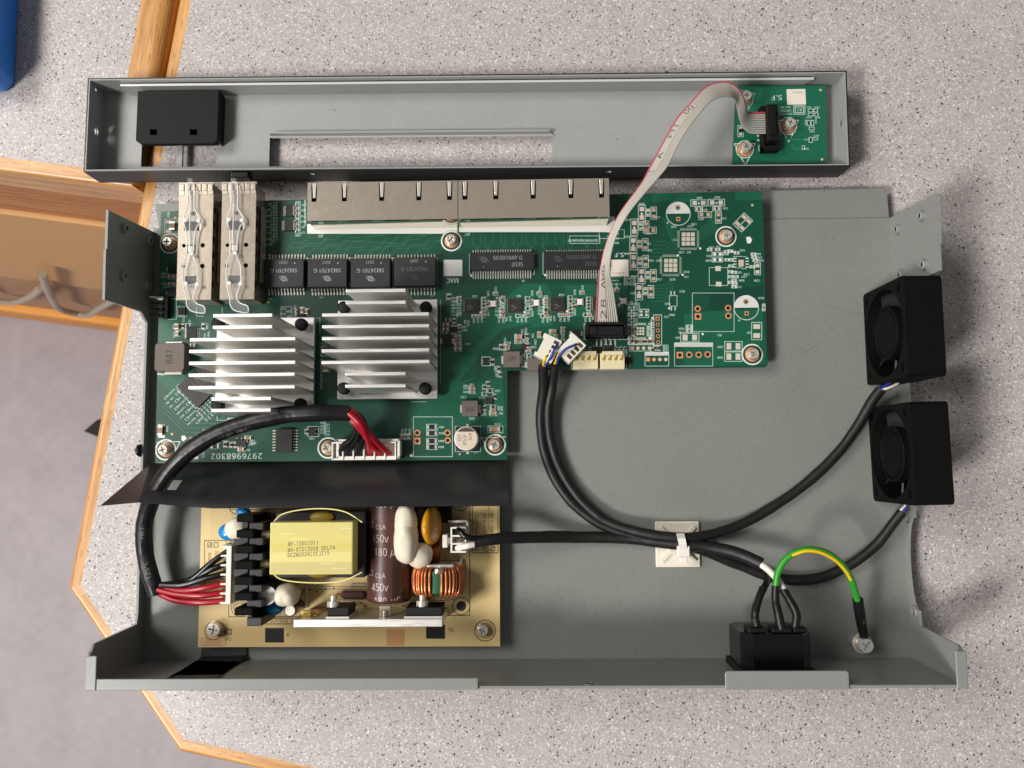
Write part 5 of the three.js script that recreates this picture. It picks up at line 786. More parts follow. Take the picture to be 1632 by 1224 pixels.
{ // cooling plate with two power devices
  const y = 37, [x0, x1, z0, z1] = rectA(468, 987.3, 705, 999, y), m = mesh('cooling_plate', RB(x0, x1, 14, y, z0, z1, 0.25), M.alu, psu);
  for (const [u0, u1, k] of [[522, 556, 0], [646, 704, 1]]) {
    const a = A(u0, 985, 35), b = A(u1, 985, 35), d = mesh('power_device', RB(a[0], b[0], 22, 35.4, z0 - 4.2, z0 - 0.9, 0.3), M.blackPlastic, m);
    mesh('mounting_face', B(a[0] - 0.3, b[0] + 0.3, 20, 36.4, z0 - 0.88, z0 - 0.02), M.tin, d);
    const cx = k ? A(673, 966, 33)[0] : A(531, 970, 33)[0]; mesh('fixing_nut', [cylZ(2.6, 2.2, cx, 32.6, z0 - 5.3, 6), cylZ(1.3, 4, cx, 32.6, z0 - 6.6, 14)], M.steel, d);
    const legs = []; for (let i = 0; i < 3; i++) legs.push(B(a[0] + 2 + i * 3, a[0] + 2.7 + i * 3, 13.7, 22, z0 - 3, z0 - 2.5)); mesh('leads', legs, M.tin, d);
  }
  const c = A(613, 974, 32); mesh('clip', [RB(c[0] - 2.2, c[0] + 2.2, 30, 31, c[2] - 2, z0 - 0.05, 0.3), cylZ(1, 2, c[0], 32, z0 - 1.2, 12)], M.nickel, m);
  const e = A(487, 980, 33); mesh('clip', [RB(e[0] - 2, e[0] + 2, 31, 32, e[2] - 1.6, z0 - 0.05, 0.3), RB(e[0] - 0.2, e[0] + 4, 14, 31, e[2] + 0.4, e[2] + 0.9, 0.2)], M.brass, m);
  const j = A(488, 951, 15); mesh('jumper_wire', cylZ(0.4, 9.5, j[0], 14.4, j[2]), M.tin, psu); const j2 = A(680, 951, 16); mesh('jumper_wire', cylX(0.35, 15, j2[0], 15, j2[2]), M.tin, psu); const j3 = A(570, 932, 15); mesh('jumper_wire', cylX(0.35, 6, j3[0], 14.4, j3[2]), M.tin, psu);
  const r = A(564, 948, 17), rr = mesh('power_resistor', new THREE.CapsuleGeometry(1.9, 7, 8, 18).rotateZ(Math.PI / 2).translate(r[0], 17, r[2]), std(0x5c3b38, 0.6), psu); mesh('leads', [cylX(0.4, 16, r[0], 17, r[2]), cyl(0.4, 4, r[0] - 7.6, 13.6, r[2])], M.copper, rr);
  onTop('marking', 6.4, 1.5, (k, W, H) => { k.fillStyle = '#5c3b38'; k.fillRect(-1, -1, W + 2, H + 2); text(k, '0.15Ω', W / 2, H / 2, 1.7, { col: '#2c1212', sx: 1.3 }); }, rr, [r[0], 18.93, r[2]]);
}
{ // output socket of six ways
  const x0 = A(340, 900, 16)[0], x1 = A(371.5, 900, 22)[0], z0 = A(365, 869, 22)[2], z1 = A(365, 962, 22)[2], c = (z1 - z0 - 0.8) / 6, g = [RB(x1 - 2.2, x1, 13.65, 24, z0, z1, 0.3), RB(x1 - 6, x1, 13.65, 17, z0, z1, 0.3)];
  for (let i = 0; i < 7; i++) g.push(RB(x1 - 4.9, x1 - 1, 13.65, 23, z0 + i * c, z0 + i * c + 0.8, 0.2));
  mesh('output_socket', g, M.white, psu);
}

// ---------------------------------------------------------------- thin sheets
function sheet(f, ns, nt, th, skip = () => false) {
  const pos = [], top = [], bot = [];
  for (let j = 0; j <= nt; j++) for (let i = 0; i <= ns; i++) { const p = f(i / ns, j / nt); top.push(p); bot.push([p[0], p[1] - th, p[2]]); }
  const id = (i, j) => j * (ns + 1) + i, on = (i, j) => i >= 0 && j >= 0 && i < ns && j < nt && !skip((i + 0.5) / ns, (j + 0.5) / nt);
  const quad = (a, b, c, d) => pos.push(...a, ...b, ...c, ...a, ...c, ...d);
  for (let j = 0; j < nt; j++) for (let i = 0; i < ns; i++) {
    if (!on(i, j)) continue;
    const a = id(i, j), b = id(i + 1, j), c = id(i + 1, j + 1), d = id(i, j + 1);
    quad(top[a], top[d], top[c], top[b]); quad(bot[a], bot[b], bot[c], bot[d]);
    if (!on(i, j - 1)) quad(top[a], top[b], bot[b], bot[a]); if (!on(i, j + 1)) quad(top[d], bot[d], bot[c], top[c]);
    if (!on(i - 1, j)) quad(top[a], bot[a], bot[d], top[d]); if (!on(i + 1, j)) quad(top[b], top[c], bot[c], bot[b]);
  }
  const g = new THREE.BufferGeometry(); g.setAttribute('position', new THREE.Float32BufferAttribute(pos, 3)); g.setAttribute('uv', new THREE.Float32BufferAttribute(new Float32Array(pos.length / 3 * 2), 2)); g.computeVertexNormals(); return g;
}
const mix = (a, b, t) => a.map((q, i) => q + (b[i] - q) * t);
const along = (list, t) => { const k = t * (list.length - 1), i = Math.min(list.length - 2, Math.floor(k)); return mix(list[i], list[i + 1], k - i); };
{
  const crease = noiseGrid(81, 32);
  const T = [[240, 738, 11.5], [520, 737.5, 11.5], [809, 734, 11.5]], Bt = [[221, 801, 37], [280, 806, 37.5], [340, 810.5, 37.5], [440, 809.5, 38], [540, 808, 38], [680, 807, 38], [811, 806, 36]];
  const f = (s, t) => { const e = t ** 0.85, a = mix(along(T, s), along(Bt, s), e); return A(a[0], a[1], a[2] + (3.5 + (crease(s * 9, t * 2) - 0.5) * 3.2 + (crease(s * 23 + 7, t * 3 + 4) - 0.5) * 1) * Math.sin(Math.PI * t)); };
  const t = thing('insulating_sheet', 'black plastic barrier sheet between the green board and the tan power board', 'sheet', [-80, 12, 115]);
  const px = (s, t2) => mix(along(T, s), along(Bt, s), t2 ** 0.85);
  mesh('panel', sheet(f, 114, 20, 0.3, (s, q) => { const p = px(s, q), sl = (775 - p[1]) * 0.55; return p[0] > 247 + sl && p[0] < 284 + sl && p[1] > 765 && p[1] < 782; }), M.film, t);
  const fl = [[A(240, 738, 11.5), A(221, 801, 37)], [A(236, 741, 13), A(160, 806.5, 30)]];
  mesh('flap', sheet((s, q) => { const a = f(0, q), b = mix(A(239, 739, 12), A(159, 806.5, 29), q); const m = mix(a, b, s); m[1] -= 0.02 + Math.sin(s * 3.1) * q * 1.2; return m; }, 10, 12, 0.3), M.film, t);
}
{
  const rows = [[[322, 1026, 7], [393, 1026, 7]], [[320, 1047, 7.2], [392, 1044, 7.2]], [[310, 1057, 11], [386, 1054, 11]], [[288, 1072, 26], [366, 1069, 24]], [[257, 1083.5, 43], [343, 1083, 43]]];
  const t = thing('insulating_film', 'black plastic film curling up against the rear wall below the tan board', 'film', [-125, 6, 185]);
  mesh('film', sheet((s, q) => { const r = along(rows.map(k => [...k[0], ...k[1]]), q); const p = A(r[0] + (r[3] - r[0]) * s, r[1] + (r[4] - r[1]) * s, r[2] + (r[5] - r[2]) * s); p[2] = Math.min(p[2], 189.6); return p; }, 12, 24, 0.3), M.film, t);
}
// ---------------------------------------------------------------- cables
const path = pts => pts.map(p => A(p[0], p[1], p[2]));
const wire = (name, pts, r, mat, parent, o = {}) => mesh(name, tube(path(pts), r, o.n || 60, o.rad || 12, o.wr || 0), mat, parent, o);
{
  const t = thing('power_cable', 'thick black sleeved cable with red and black wires looping from power board to green board', 'cable', [-150, 12, 130]);
  const slPts = [[250, 948, 15], [240, 918, 15.5], [231, 880, 16.5], [230, 838, 19], [240, 800, 24], [255, 772, 29], [280, 738, 33], [315, 709, 35], [360, 685, 36], [410, 670, 36], [460, 661, 36], [510, 658, 36], [557, 659, 34]];
  wire('sleeve', slPts, 3.5, M.sleeve, t, { n: 220, rad: 20, wr: 0.07 });
  cableText(slPts, 3.5, 0.03, 0.13, '125°C', 2.6, t, 0.35); cableText(slPts, 3.5, 0.17, 0.23, 'VW-1', 2.3, t, 0.3); cableText(slPts, 3.5, 0.62, 0.72, '125°C VW-1', 1.8, t, 0.8);
  const w = [['wireRed', [[556, 652, 35], [570, 664, 35], [588, 690, 31], [604, 708, 25], [621, 723, 19]]], ['wireRed', [[555, 664, 34], [572, 681, 33], [590, 705, 26], [606, 724, 19]]], ['wireRed', [[556, 658, 36.5], [576, 678, 36], [588, 704, 27], [590, 722, 19]]], ['wireBlack', [[558, 654, 34], [577, 668, 33], [582, 688, 28], [576, 708, 23], [573, 723, 19]]], ['wireBlack', [[556, 660, 31], [572, 676, 30], [570, 697, 26], [560, 712, 22], [557, 723, 19]]], ['wireBlack', [[555, 662, 30], [568, 680, 28], [562, 698, 25], [548, 710, 22], [542, 723, 19]]],
    ['wireRed', [[250, 944, 15], [278, 956, 17], [318, 960, 20], [366, 957, 20]]], ['wireRed', [[252, 940, 17], [282, 947, 19], [322, 949, 21], [366, 943, 20]]], ['wireRed', [[256, 936, 16], [288, 941, 19], [326, 937, 21], [366, 928, 20]]], ['wireBlack', [[256, 932, 18], [290, 932, 20], [328, 922, 21], [366, 912, 20]]], ['wireBlack', [[260, 932, 16], [298, 926, 18], [336, 908, 21], [366, 896, 20]]], ['wireBlack', [[258, 934, 17], [300, 926, 19], [336, 898, 21], [364, 878, 20]]]];
  for (const [m, p] of w) wire('wire', p, 1.3, M[m], t, { n: 40, rad: 10 });
  const y = 19.6, x0 = A(541, 722, y)[0] - 3, x1 = A(621, 722, y)[0] + 3, z0 = A(580, 704, 21)[2], z1 = A(580, 733, 21)[2], c = (x1 - x0 - 0.6) / 6, g = [];
  g.push(RB(x0, x1, PCB + 1, 21.4, z0, z0 + 0.7, 0.2), RB(x0, x1, PCB + 1, 20.8, z1 - 0.8, z1, 0.2), B(x0 + 0.2, x1 - 0.2, PCB + 1, 17.5, z0 + 0.3, z1 - 0.3)); for (let i = 0; i < 7; i++) g.push(RB(x0 + i * c, x0 + i * c + 0.6, PCB + 1, 21.2, z0, z1, 0.15));
  mesh('plug', g, M.whiteGloss, t);
}
// lettering that follows a round cable
function cableText(pts, r, s0, s1, str, size, parent, turn = 0, bgc = '#17161a') {
  const c = curve(path(pts)), W = c.getLength() * (s1 - s0), w = size * 1.3, pr = printed(W, w, (k, a, b) => { k.fillStyle = bgc; k.fillRect(-1, -1, a + 2, b + 2); text(k, str, a / 2, b / 2, size, { col: '#8d8b8a', sx: 1.15 }); }), g = new THREE.PlaneGeometry(1, 1, 20, 4), P = g.attributes.position, U = g.attributes.uv, pu = pr.attributes.uv;
  for (let i = 0; i < P.count; i++) { const a = P.getX(i) + 0.5, b = 0.5 - P.getY(i), s = s0 + (s1 - s0) * a, p = c.getPointAt(s), T = c.getTangentAt(s), side = new THREE.Vector3(-T.z, 0, T.x).normalize(), up = side.clone().cross(T).normalize(); if (up.y < 0) up.negate(); const an = turn + (b - 0.5) * w / r; p.addScaledVector(up, Math.cos(an) * (r + 0.04)).addScaledVector(side, Math.sin(an) * (r + 0.04)); U.setXY(i, pu.getX(0) + a * (pu.getX(1) - pu.getX(0)), pu.getY(0) + b * (pu.getY(2) - pu.getY(0))); P.setXYZ(i, p.x, p.y, p.z); }
  g.computeVertexNormals(); mesh('printed_text', g, printMat, parent, { keepUV: true });
}
// fans
function makeFan(label) {
  const f = thing('fan', label, 'fan', [158.3, 6, 54.5], { group: undefined, local: true });
  const r = 2, o = []; for (const [cx, cy, a0] of [[18, 38, 0], [-18, 38, 1.5708], [-18, 2, 3.1416], [18, 2, 4.7124]]) for (let i = 0; i <= 5; i++) { const a = a0 + i / 5 * 1.5708; o.push([cx + r * Math.cos(a), cy + r * Math.sin(a)]); }
  mesh('frame', [plateX(o, -7.5, -4.6, [[0, 20, 18.4], [16, 36, 1.7], [-16, 36, 1.7], [16, 4, 1.7], [-16, 4, 1.7]], 0.25), plateX(o, -4.58, 7.5, [[0, 20, 18.6]], 0.2)], M.fanBlack, f);
  mesh('added_dark_disc', cylX(18.5, 0.6, 6.9, 20, 0, 36), M.dark, f);  // solid disc added behind the rotor so the bore looks dark
  mesh('hub', [cylX(11.2, 11, -0.9, 20, 0, 40), new THREE.TorusGeometry(10.7, 0.75, 10, 44).rotateY(Math.PI / 2).translate(-6.4, 20, 0), cylX(9.4, 0.5, -6.6, 20, 0, 36)], M.fanBlack, f);
  for (let i = 0; i < 7; i++) { const g = new THREE.BoxGeometry(0.8, 7.4, 12.5, 1, 4, 6), p = g.attributes.position; for (let k = 0; k < p.count; k++) { const z = p.getZ(k); p.setX(k, p.getX(k) + 0.02 * z * z); } g.rotateY(0.75).translate(0, 14.6, 0).rotateX(i / 7 * 6.2832).translate(-0.5, 20, 0); g.computeVertexNormals(); mesh('blade', g, M.fanGrey, f); }
  for (let i = 0; i < 3; i++) mesh('strut', new THREE.BoxGeometry(1.4, 18, 2).translate(6, 10, 0).rotateX(i * 2.094 + 0.4).translate(0, 20, 0), M.fanBlack, f);
  mesh('mounting_bracket', B(-2, 6, -0.02, 0.4, -18, 18), M.fanBlack, f);
  return f;
}
{
  const a = makeFan('black square cooling fan at the right side, the one nearer the green board');
  const b = a.clone(); b.name = numbered('fan'); b.userData = { label: 'black square cooling fan at the right side, the one nearer the power socket', category: 'fan', group: 'black fans on the right wall' }; a.userData.group = 'black fans on the right wall';
  scene.add(b); const p = A(1449, 638.5, 46), q = A(1457, 807, 46);
  b.position.set((p[0] + 7.6) * S, 6 * S, (p[2] + q[2]) / 2 * S); b.rotation.y = 0.015;
}
const wr = 0.09;
function fanCable(label, sl, ends, plugAt) {
  const o = A(...sl[0]), t = thing('fan_cable', label, 'cable', o, { group: 'cables of the two fans' });
  wire('sleeve', sl, 2.15, M.cable, t, { n: 220, rad: 14, wr });
  for (const [m, p, r] of ends) wire('wire', p, r || 0.55, M[m], t, { n: 24, rad: 8 });
  const pl = mesh('plug', [RB(-3.7, 3.7, 0, 7.4, -5.2, 5.2, 0.4), RB(-4.6, -3.6, 0.5, 6.5, -5.2, -3.4, 0.3), RB(-4.6, -3.6, 0.5, 6.5, 3.4, 5.2, 0.3)], M.ivory, t, { at: plugAt.at, turn: plugAt.turn });
  for (let i = 0; i < 4; i++) mesh('contact_hole', B(0.6, 2.9, 7.42, 7.5, -4.1 + i * 2.2, -2.7 + i * 2.2), i % 2 ? std(0x3a2a10, 0.5) : std(0x4a3a14, 0.5), pl);
}
fanCable('black sleeved cable curving from lower fan through the cable tie to a white plug', [[866, 583, 22], [866, 620, 15], [862, 660, 9.5], [864, 700, 8.6], [876, 745, 8.4], [902, 790, 8.4], [945, 828, 8.6], [1000, 852, 10], [1050, 861, 12], [1090, 868, 12.4], [1130, 881, 10], [1180, 901, 8.6], [1240, 922, 8.5], [1300, 922, 8.8], [1350, 903, 10], [1395, 870, 12], [1425, 832, 14], [1438, 816, 15]],
  [['wireYellow', [[866, 582, 23], [868, 573, 26], [870, 568, 26], [872, 566, 23]]], ['wireBlue', [[869, 582, 23], [877, 570, 27], [884, 556, 28], [888, 549, 26]]], ['wireWhite', [[868, 583, 22], [874, 572, 26], [881, 559, 26], [885, 552, 24]]], ['wireWhite', [[1431, 824, 15], [1436, 813, 16], [1443, 805, 16]]], ['wireBlue', [[1433, 825, 15], [1440, 816, 16], [1446, 806, 16]]]], { at: (() => { const a = A(875, 555, 26); return [a[0], 18.7, a[2]]; })(), turn: -0.47 });
fanCable('black sleeved cable curving from upper fan through the cable tie to a white plug', [[885, 580, 22], [880, 615, 15], [874, 655, 11.5], [877, 700, 10], [893, 748, 9], [922, 793, 9], [962, 828, 10], [1005, 845, 12], [1050, 854, 14], [1090, 857, 15], [1130, 852, 13], [1180, 836, 10], [1235, 806, 9], [1290, 766, 9], [1335, 722, 10], [1370, 674, 12], [1392, 636, 14], [1404, 621, 15]],
  [['wireYellow', [[884, 580, 23], [888, 570, 25], [891, 564, 26], [893, 562, 24]]], ['wireBlue', [[887, 580, 23], [892, 566, 27], [902, 556, 28], [914, 551, 28], [920, 548, 25]]], ['wireWhite', [[1403, 622, 15], [1416, 618, 16], [1430, 611, 16], [1436, 606, 16]]], ['wireBlue', [[1401, 620, 15], [1408, 616, 15], [1420, 609, 16]]]], { at: (() => { const a = A(911, 555, 26); return [a[0], 18.7, a[2]]; })(), turn: -0.77 });
{
  const t = thing('mains_cable', 'black cable with black and white wires from white plug to the power socket', 'cable', A(742, 862, 25));
  wire('sleeve', [[755, 864, 27], [790, 859, 25], [850, 856, 18], [920, 856, 11], [1000, 858, 10], [1050, 863, 12], [1090, 868, 14], [1130, 872, 15], [1175, 882, 18], [1214, 899, 22]], 2.5, M.cable, t, { n: 160, rad: 14, wr });
  wire('wire', [[727, 843, 23], [733, 847, 28], [742, 855, 29], [756, 858, 28], [775, 858, 26.5]], 1.35, M.wireBlack, t, { n: 30 });
  wire('wire', [[727, 874, 23], [732, 873, 26], [744, 870, 28], [758, 867, 27]], 1.3, M.wireWhite, t, { n: 30 });
  wire('wire', [[1208, 897, 22], [1222, 906, 25], [1240, 925, 29], [1250, 941, 32]], 1.35, M.wireWhite, t, { n: 30 });
  wire('wire', [[1210, 899, 21], [1222, 909, 23], [1224, 922, 26], [1215, 942, 30]], 1.35, M.wireBlack, t, { n: 30 });
  wire('heat_shrink', [[1216, 938, 30], [1209, 955, 32], [1203, 978, 34], [1206, 1000, 36]], 1.75, M.sleeve, t, { n: 50, wr: 0.22 });
  wire('heat_shrink', [[1248, 940, 31.5], [1259, 958, 34], [1269, 978, 36], [1267, 1000, 36.5]], 1.75, M.sleeve, t, { n: 50, wr: 0.22 });
}
{
  const t = thing('earth_wire', 'green and yellow earth wire arching from power socket to a screwed ring lug', 'wire', A(1380, 1028, 8));
  const arc = [[1236, 938, 33], [1240, 912, 34], [1256, 888, 35], [1284, 876, 36], [1314, 880, 35], [1340, 898, 33], [1357, 925, 29], [1367, 958, 25]];
  wire('wire', arc, 1.35, M.wireGreen, t, { n: 80, rad: 14 });
  wire('yellow_stripe', [[1262, 885, 36.1], [1284, 878, 37], [1306, 880, 36.6], [1330, 892, 35], [1348, 910, 32.4], [1356, 924, 30]], 0.72, M.wireYellow, t, { n: 50 });
  wire('heat_shrink', [[1236, 934, 33], [1236, 955, 33.5], [1240, 978, 35.5], [1246, 1004, 37]], 1.8, M.sleeve, t, { n: 50, wr: 0.22 });
  wire('heat_shrink', [[1367, 955, 25], [1370, 975, 22], [1373, 993, 18], [1377, 1013, 15]], 2, M.sleeve, t, { n: 50, wr: 0.22 });
  const a = A(1374, 1025, 13);
  mesh('ring_lug', [plateY(circlePts(a[0], a[2], 4.1, 28), 12.6, 13.4, [[a[0], a[2], 2]], 0.1), RB(a[0] - 1.6, a[0] + 1.6, 12.65, 13.6, a[2] - 8, a[2] - 3.4, 0.2)], M.tin, t);
  mesh('stud', cyl(3.6, 6.5, a[0], 6.05, a[2], 24, 3.2), M.coat, t);
  screw(t, 1375, 1026, 13.4, 3.0, 3.4, { t: 0.6, w: 0.9, mat: M.zinc });
  cableText([[1367, 955, 25], [1370, 975, 22], [1373, 993, 18], [1377, 1013, 15]], 2, 0.1, 0.9, 'RSFR', 1.6, t, 0.2, '#121114');
}
{ // inlet
  const y = 40, [x0, x1, z0] = rectA(1183, 1009, 1298, 1060, y), z1 = 189.9;
  const t = thing('power_socket', 'black plastic mains inlet socket fixed to the rear wall', 'socket', [(x0 + x1) / 2, 14, z1 - 8]);
  mesh('body', [plateZ([[x0 + 3, 15], [x1 - 3, 15], [x1, 18], [x1, y - 4], [x1 - 4, y], [x0 + 4, y], [x0, y - 4], [x0, 18]], z0 + 0.4, z1, [], 0.5)], M.glossBlack, t);
  mesh('rim', RB(x0 - 1, x1 + 1, 14, y + 0.5, z1 - 3, z1 - 0.05, 0.6), M.blackPlastic, t);
  for (const [u0, u1] of [[1192, 1222], [1230, 1262], [1264, 1286]]) { const a = A(u0, 1006, 38), b = A(u1, 1006, 38); mesh('terminal_collar', RB(a[0], b[0], 31, 38.5, z0 - 1.6, z0 + 0.5, 0.5), M.blackPlastic, t); mesh('terminal', B((a[0] + b[0]) / 2 - 1.2, (a[0] + b[0]) / 2 + 1.2, 35.4, 36.2, z0 - 4.5, z0 - 1.5), M.brass, t); }
}
{ // tie mount and tie
  const [x0, x1, z0, z1] = rectA(1044, 831, 1116.5, 904, 7.5), cx = (x0 + x1) / 2, cz = (z0 + z1) / 2, h = (x1 - x0) / 2;
  const t = thing('tie_mount', 'square cream adhesive cable tie base on the case floor', 'cable mount', [cx, 6, cz]);
  const s = 0.35, ridge = [];
  for (const [a, b] of [[1, 1], [1, -1], [-1, 1], [-1, -1]]) { const g = new THREE.BoxGeometry(h * 0.95, 1.6, 1.2).translate(h * 0.62, 0, 0).rotateY(Math.atan2(-b, a)).translate(cx, 8, cz); ridge.push(g); }
  mesh('base', [RB(x0, x1, 6.05, 7.4, z0, z1, 0.5), ...ridge, RB(cx - 4, cx + 4, 7.2, 9, cz - 4, cz + 4, 0.4)], M.pale, t);
  const k = thing('cable_tie', 'small white cable tie strapping the black cables to the square base', 'cable tie', A(1089, 868, 9));
  const c = (q) => A(q[0], q[1], q[2]), band = [[1082, 848, 8.5], [1084, 850, 16.5], [1086, 858, 18.6], [1088, 868, 18.4], [1089, 876, 17]].map(c);
  mesh('strap', sheet((q, w) => { const p = along(band, w); return [p[0] + (q - 0.5) * 3.2, p[1] + 0.3, p[2]]; }, 4, 20, 0.9), M.whiteGloss, k);
  const a = A(1089.5, 879, 17); mesh('lock_head', [RB(a[0] - 2.6, a[0] + 2.6, 12, 17.4, a[2] - 2.4, a[2] + 2.2, 0.5), RB(a[0] - 1.5, a[0] + 1.7, 13, 15.6, a[2] + 2, a[2] + 5, 0.3)], M.whiteGloss, k);
}
// ---------------------------------------------------------------- indicator board on the bezel
const IY = 11, IB = boardArt(90, -64, 46, 42, 11, IY, '#17624a');
{
  const D = IB, tri = (u, v, s) => { D.disc(u, v, 12.6, '#154c38'); const p = Array.from({ length: 10 }, (_, i) => [u + 14 * Math.cos(i * 0.6283), v + 14 * Math.sin(i * 0.6283)]); D.line([...p, p[0], p[1]], '#e6e6e0', 1.4); D.line([[u - 17, v - 9], [u + 17, v - 9.5]], '#e6e6e0', 1.3); D.line([[u + 17, v - 9.5], [u + 9, v + 5]], '#e6e6e0', 1.3); D.line([[u - 17, v - 9], [u - 9, v + 6]], '#e6e6e0', 1.3); D.line([[u - 6, v + 13], [u + 1, v + 25], [u + 8, v + 12]], '#e6e6e0', 1.4); D.disc(u, v, 12, CU); };
  tri(1187, 158); tri(1256, 201); tri(1187, 238);
  D.poly([[1250, 215], [1268, 225], [1300, 224], [1300, 221]], 'rgba(20,78,56,0.6)'); D.line([[1262, 230], [1266, 237], [1282, 237]], 'rgba(30,116,84,0.9)', 4); D.line([[1250, 222], [1284, 222]], 'rgba(30,116,84,0.9)', 4); D.poly([[1172, 136], [1230, 136], [1215, 150], [1205, 210], [1172, 215]], 'rgba(28,116,84,0.4)');
  D.text('S.F', 1238, 155.5, 11, { rot: UP, col: W_, sx: 1.3 }); D.box(1265, 168, 1283, 182, W_, 1); D.box(1267.5, 170.5, 1280.5, 179.5, '#e6e6e0', 1); D.text('A1', 1274, 175, 7.5, { rot: UP, col: W_ });
  for (const [s, v] of [['20K1:DC', 171], ['E345M61', 176.5], ['88-6 CP 88', 181.5]]) D.text(s, 1252, v, 4.6, { rot: UP, col: W_ });
  D.box(1209.5, 232, 1233, 240.5, W_, 1); D.disc(1208, 216.5, 1.8, W_); D.disc(1208.5, 223.5, 1.8, W_); D.box(1176, 200, 1184.5, 218, W_, 1); D.rect(1178, 202, 1183, 206, PAD); D.rect(1178, 211, 1183, 216, PAD);
  for (const [u, v] of [[1307.5, 143.5], [1310, 254]]) { D.disc(u, v, 2.2, '#d89a6c'); D.disc(u, v, 1.2, '#f0c8a8'); }
  for (const [u, v, w, h] of [[1292, 176, 8, 4.5], [1300, 176, 6, 4.5], [1292, 182.5, 8, 4.5], [1301, 182.5, 6, 4.5], [1289, 196, 5, 8], [1295, 196, 4, 8], [1293.5, 204.5, 8, 4], [1292, 223, 5, 8], [1300, 221, 6, 4], [1280.5, 235, 4, 5.5]]) { D.box(u - w / 2, v - h / 2, u + w / 2, v + h / 2, W_, 0.9); D.rect(u - w / 4, v - h / 4, u + w / 4, v + h / 4, '#201d18'); }
  [[1289, 171], [1302, 171], [1289, 187], [1303, 187], [1284, 195], [1300, 193], [1294, 209.5], [1301, 216], [1286, 222], [1284.5, 237]].forEach(([u, v], i) => D.text('R4' + (21 + i * 7), u, v, 4, { rot: i === 4 || i === 5 ? Math.PI / 2 : UP, col: W_ }));
  const q = (u, v) => { const a = A(u, v, IY); return [a[0], a[2]]; }, out = [q(1173.6, 136.5), q(1314, 136), q(1316.5, 138), q(1317.5, 259), q(1170, 262), q(1167.5, 259)];
  const t = thing('indicator_board', 'small green circuit board screwed inside the right end of the bezel', 'circuit board', [112, 5, -42]);
  const top = plateY(out, IY - 0.25, IY); IB.uv()(top); mesh('solder_mask', top, phys(0xffffff, 0.34, { map: canvasTex(IB.c), clearcoat: 0.2, clearcoatRoughness: 0.3 }), t, { keepUV: true }); mesh('laminate', plateY(out, IY - 1.6, IY - 0.26), std(0x4d6b3a, 0.6), t);
  [[1187, 158], [1256, 201], [1187, 238]].forEach(([u, v], i) => { screw(t, u, v, IY, 2.1, 3.4, { t: i * 0.5 }); const a = A(u, v, IY); mesh('stand_off', cyl(2.6, 4.3, a[0], 5.03, a[2]), M.coatBlue, t); });
  const b0 = A(1212, 170, 15), b1 = A(1241, 240, 15); mesh('ribbon_socket', [RB(b0[0], b0[0] + 1.2, IY + 0.1, 16, b0[2], b1[2], 0.3), RB(b1[0] - 1.2, b1[0], IY + 0.1, 16, b0[2], b1[2], 0.3), RB(b0[0], b1[0], IY + 0.1, 16, b1[2] - 2.2, b1[2], 0.3), RB(b0[0], b1[0], IY + 0.1, 16, b0[2], b0[2] + 1.4, 0.3), B(b0[0] + 0.5, b1[0] - 0.5, IY + 0.05, 12.4, b0[2] + 0.5, b1[2] - 0.5)], M.blackPlastic, t);
  const [x0, x1, z0, z1] = rectA(1253.5, 142.3, 1284.5, 166.5, IY); onTop('paper_label', x1 - x0, z1 - z0, (c, W, H) => { c.fillStyle = '#e0d9cb'; c.fillRect(-1, -1, W + 2, H + 2); text(c, '22280 8110', W * .6, H * .24, 0.95, { rot: UP, col: '#5a5248' }); }, t, [(x0 + x1) / 2, IY + 0.06, (z0 + z1) / 2]);
  mesh('capacitor', B(A(1177, 203, IY)[0], A(1183.5, 203, IY)[0], IY + 0.03, IY + 0.9, A(1180, 206.5, IY)[2], A(1180, 211, IY)[2]), M.resist, t);
}
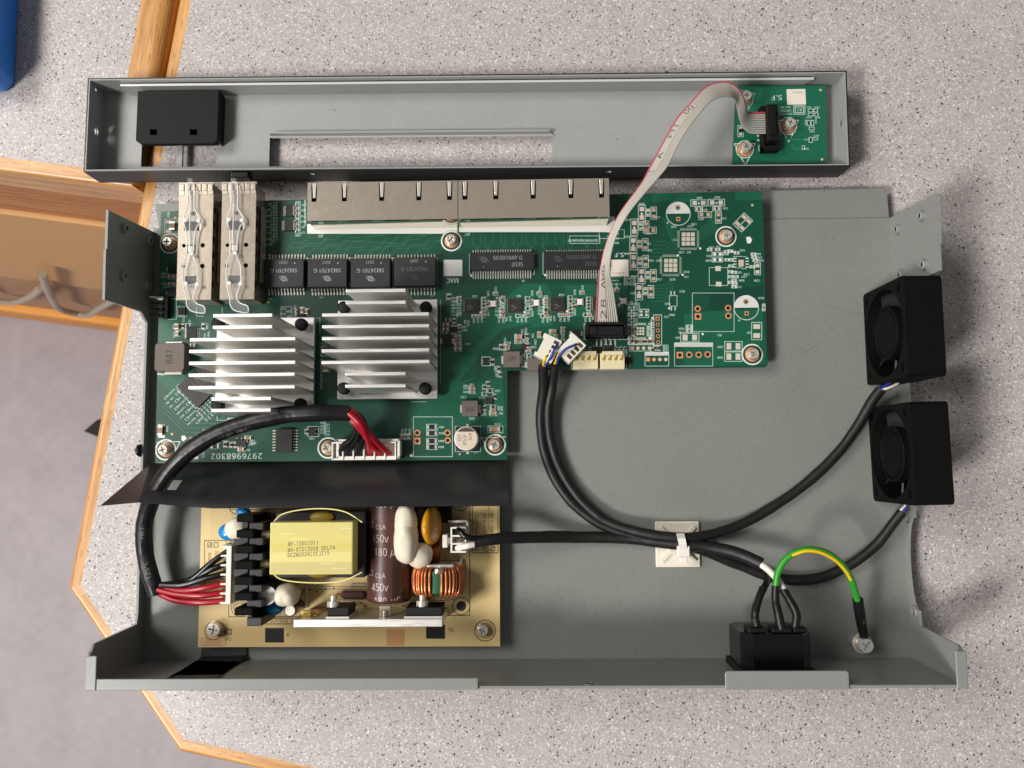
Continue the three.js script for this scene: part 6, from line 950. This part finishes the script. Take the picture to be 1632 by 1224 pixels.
{ // flat cable: ten conductors side by side
  const X = [[948, 515, 18, 986, 515, 18], [951.6, 464, 25, 978, 464, 26], [957, 427, 31, 971.6, 427, 35], [965.5, 391, 35, 979, 384, 41], [985, 345, 39, 999, 344, 46], [1022, 292, 41, 1050, 282, 46], [1035, 267, 41, 1064, 265, 46], [1057.6, 225, 41, 1085, 223, 46], [1077, 191, 41, 1101, 199, 46], [1101, 163, 41, 1120, 175, 45], [1124, 139, 40, 1137, 159, 43], [1143, 130.5, 39, 1150, 154.5, 41], [1161, 131, 38, 1165, 154.5, 38], [1176, 140, 36, 1171, 159, 34], [1185, 155, 32, 1174, 168, 28], [1189, 170, 26, 1178, 186, 23], [1192, 177.5, 21, 1184, 202, 19], [1199, 178, 18, 1195, 212.5, 17], [1224, 178, 16.5, 1224, 213.5, 16.5]];
  const L = curve(X.map(q => A(q[0], q[1], q[2]))), Rr = curve(X.map(q => A(q[3], q[4], q[5])));
  const t = thing('ribbon_cable', 'flat grey ribbon cable with one red edge joining the green board to the bezel', 'cable', A(967, 515, 18));
  const N = 120, at = (k, s) => { const a = L.getPoint(s), b = Rr.getPoint(s); return a.lerp(b, k); };
  for (let i = 0; i < 10; i++) { const p = []; for (let j = 0; j <= N; j++) p.push(at((i + 0.5) / 10, j / N)); const c = new THREE.CatmullRomCurve3(p); mesh('conductor', new THREE.TubeGeometry(c, 150, i ? 0.41 : 0.43, 8), i ? M.ribbonGrey : M.ribbonRed, t); }
  const ribbonPrint = (s0, s1, k0, k1, w, h, draw, bg) => { const pr = printed(w, h, draw, 14), g = new THREE.PlaneGeometry(1, 1, 24, 6), P = g.attributes.position, U = g.attributes.uv, pu = pr.attributes.uv; for (let i = 0; i < P.count; i++) { const a = P.getX(i) + 0.5, b = 0.5 - P.getY(i), s = s0 + (s1 - s0) * a, k = k0 + (k1 - k0) * b, q = at(k, s), e = 0.004, n = at(k, s + e).sub(at(k, s - e)).cross(at(k + 0.05, s).sub(at(k - 0.05, s))).normalize(); if (n.y < 0) n.negate(); q.addScaledVector(n, 0.56); U.setXY(i, pu.getX(0) + a * (pu.getX(1) - pu.getX(0)), pu.getY(0) + b * (pu.getY(2) - pu.getY(0))); P.setXYZ(i, q.x, q.y, q.z); } g.computeVertexNormals(); mesh('printed_text', g, printMat, t, { keepUV: true }); };
  const bg = (c, W, H) => { c.fillStyle = '#b4afa6'; c.fillRect(-1, -1, W + 2, H + 2); c.fillStyle = 'rgba(60,56,50,0.35)'; };
  ribbonPrint(0.30, 0.50, 0.14, 0.55, 30, 4.2, (c, W, H) => { bg(c, W, H); text(c, 'I  A  FTI  DQ', W / 2, H / 2, 3.6, { col: '#3a3633', font: 'monospace' }); });
  ribbonPrint(0.005, 0.12, 0.12, 0.5, 14, 4, (c, W, H) => { bg(c, W, H); text(c, '28 AWG', W / 2, H / 2, 3.8, { col: '#3a3633', font: 'monospace' }); });
  const a = A(967, 527, 20); mesh('plug', [RB(a[0] - 7.2, a[0] + 7.2, 15.2, 20.4, a[2] - 1.9, a[2] + 1.9, 0.4), RB(a[0] - 6, a[0] - 4.2, 20.3, 20.9, a[2] - 1.8, a[2] + 1.2, 0.2)], M.blackPlastic, t);
  const b0 = A(1222, 165, 20), b1 = A(1242, 223, 20); mesh('plug', [RB(b0[0], b1[0], 13, 19.6, b0[2], b1[2], 0.5), RB(b0[0] + 1, b1[0] - 1, 19.5, 20.4, b0[2] + 2.5, b1[2] - 2.5, 0.3)], M.blackPlastic, t);
}

renderer.render(scene, camera);
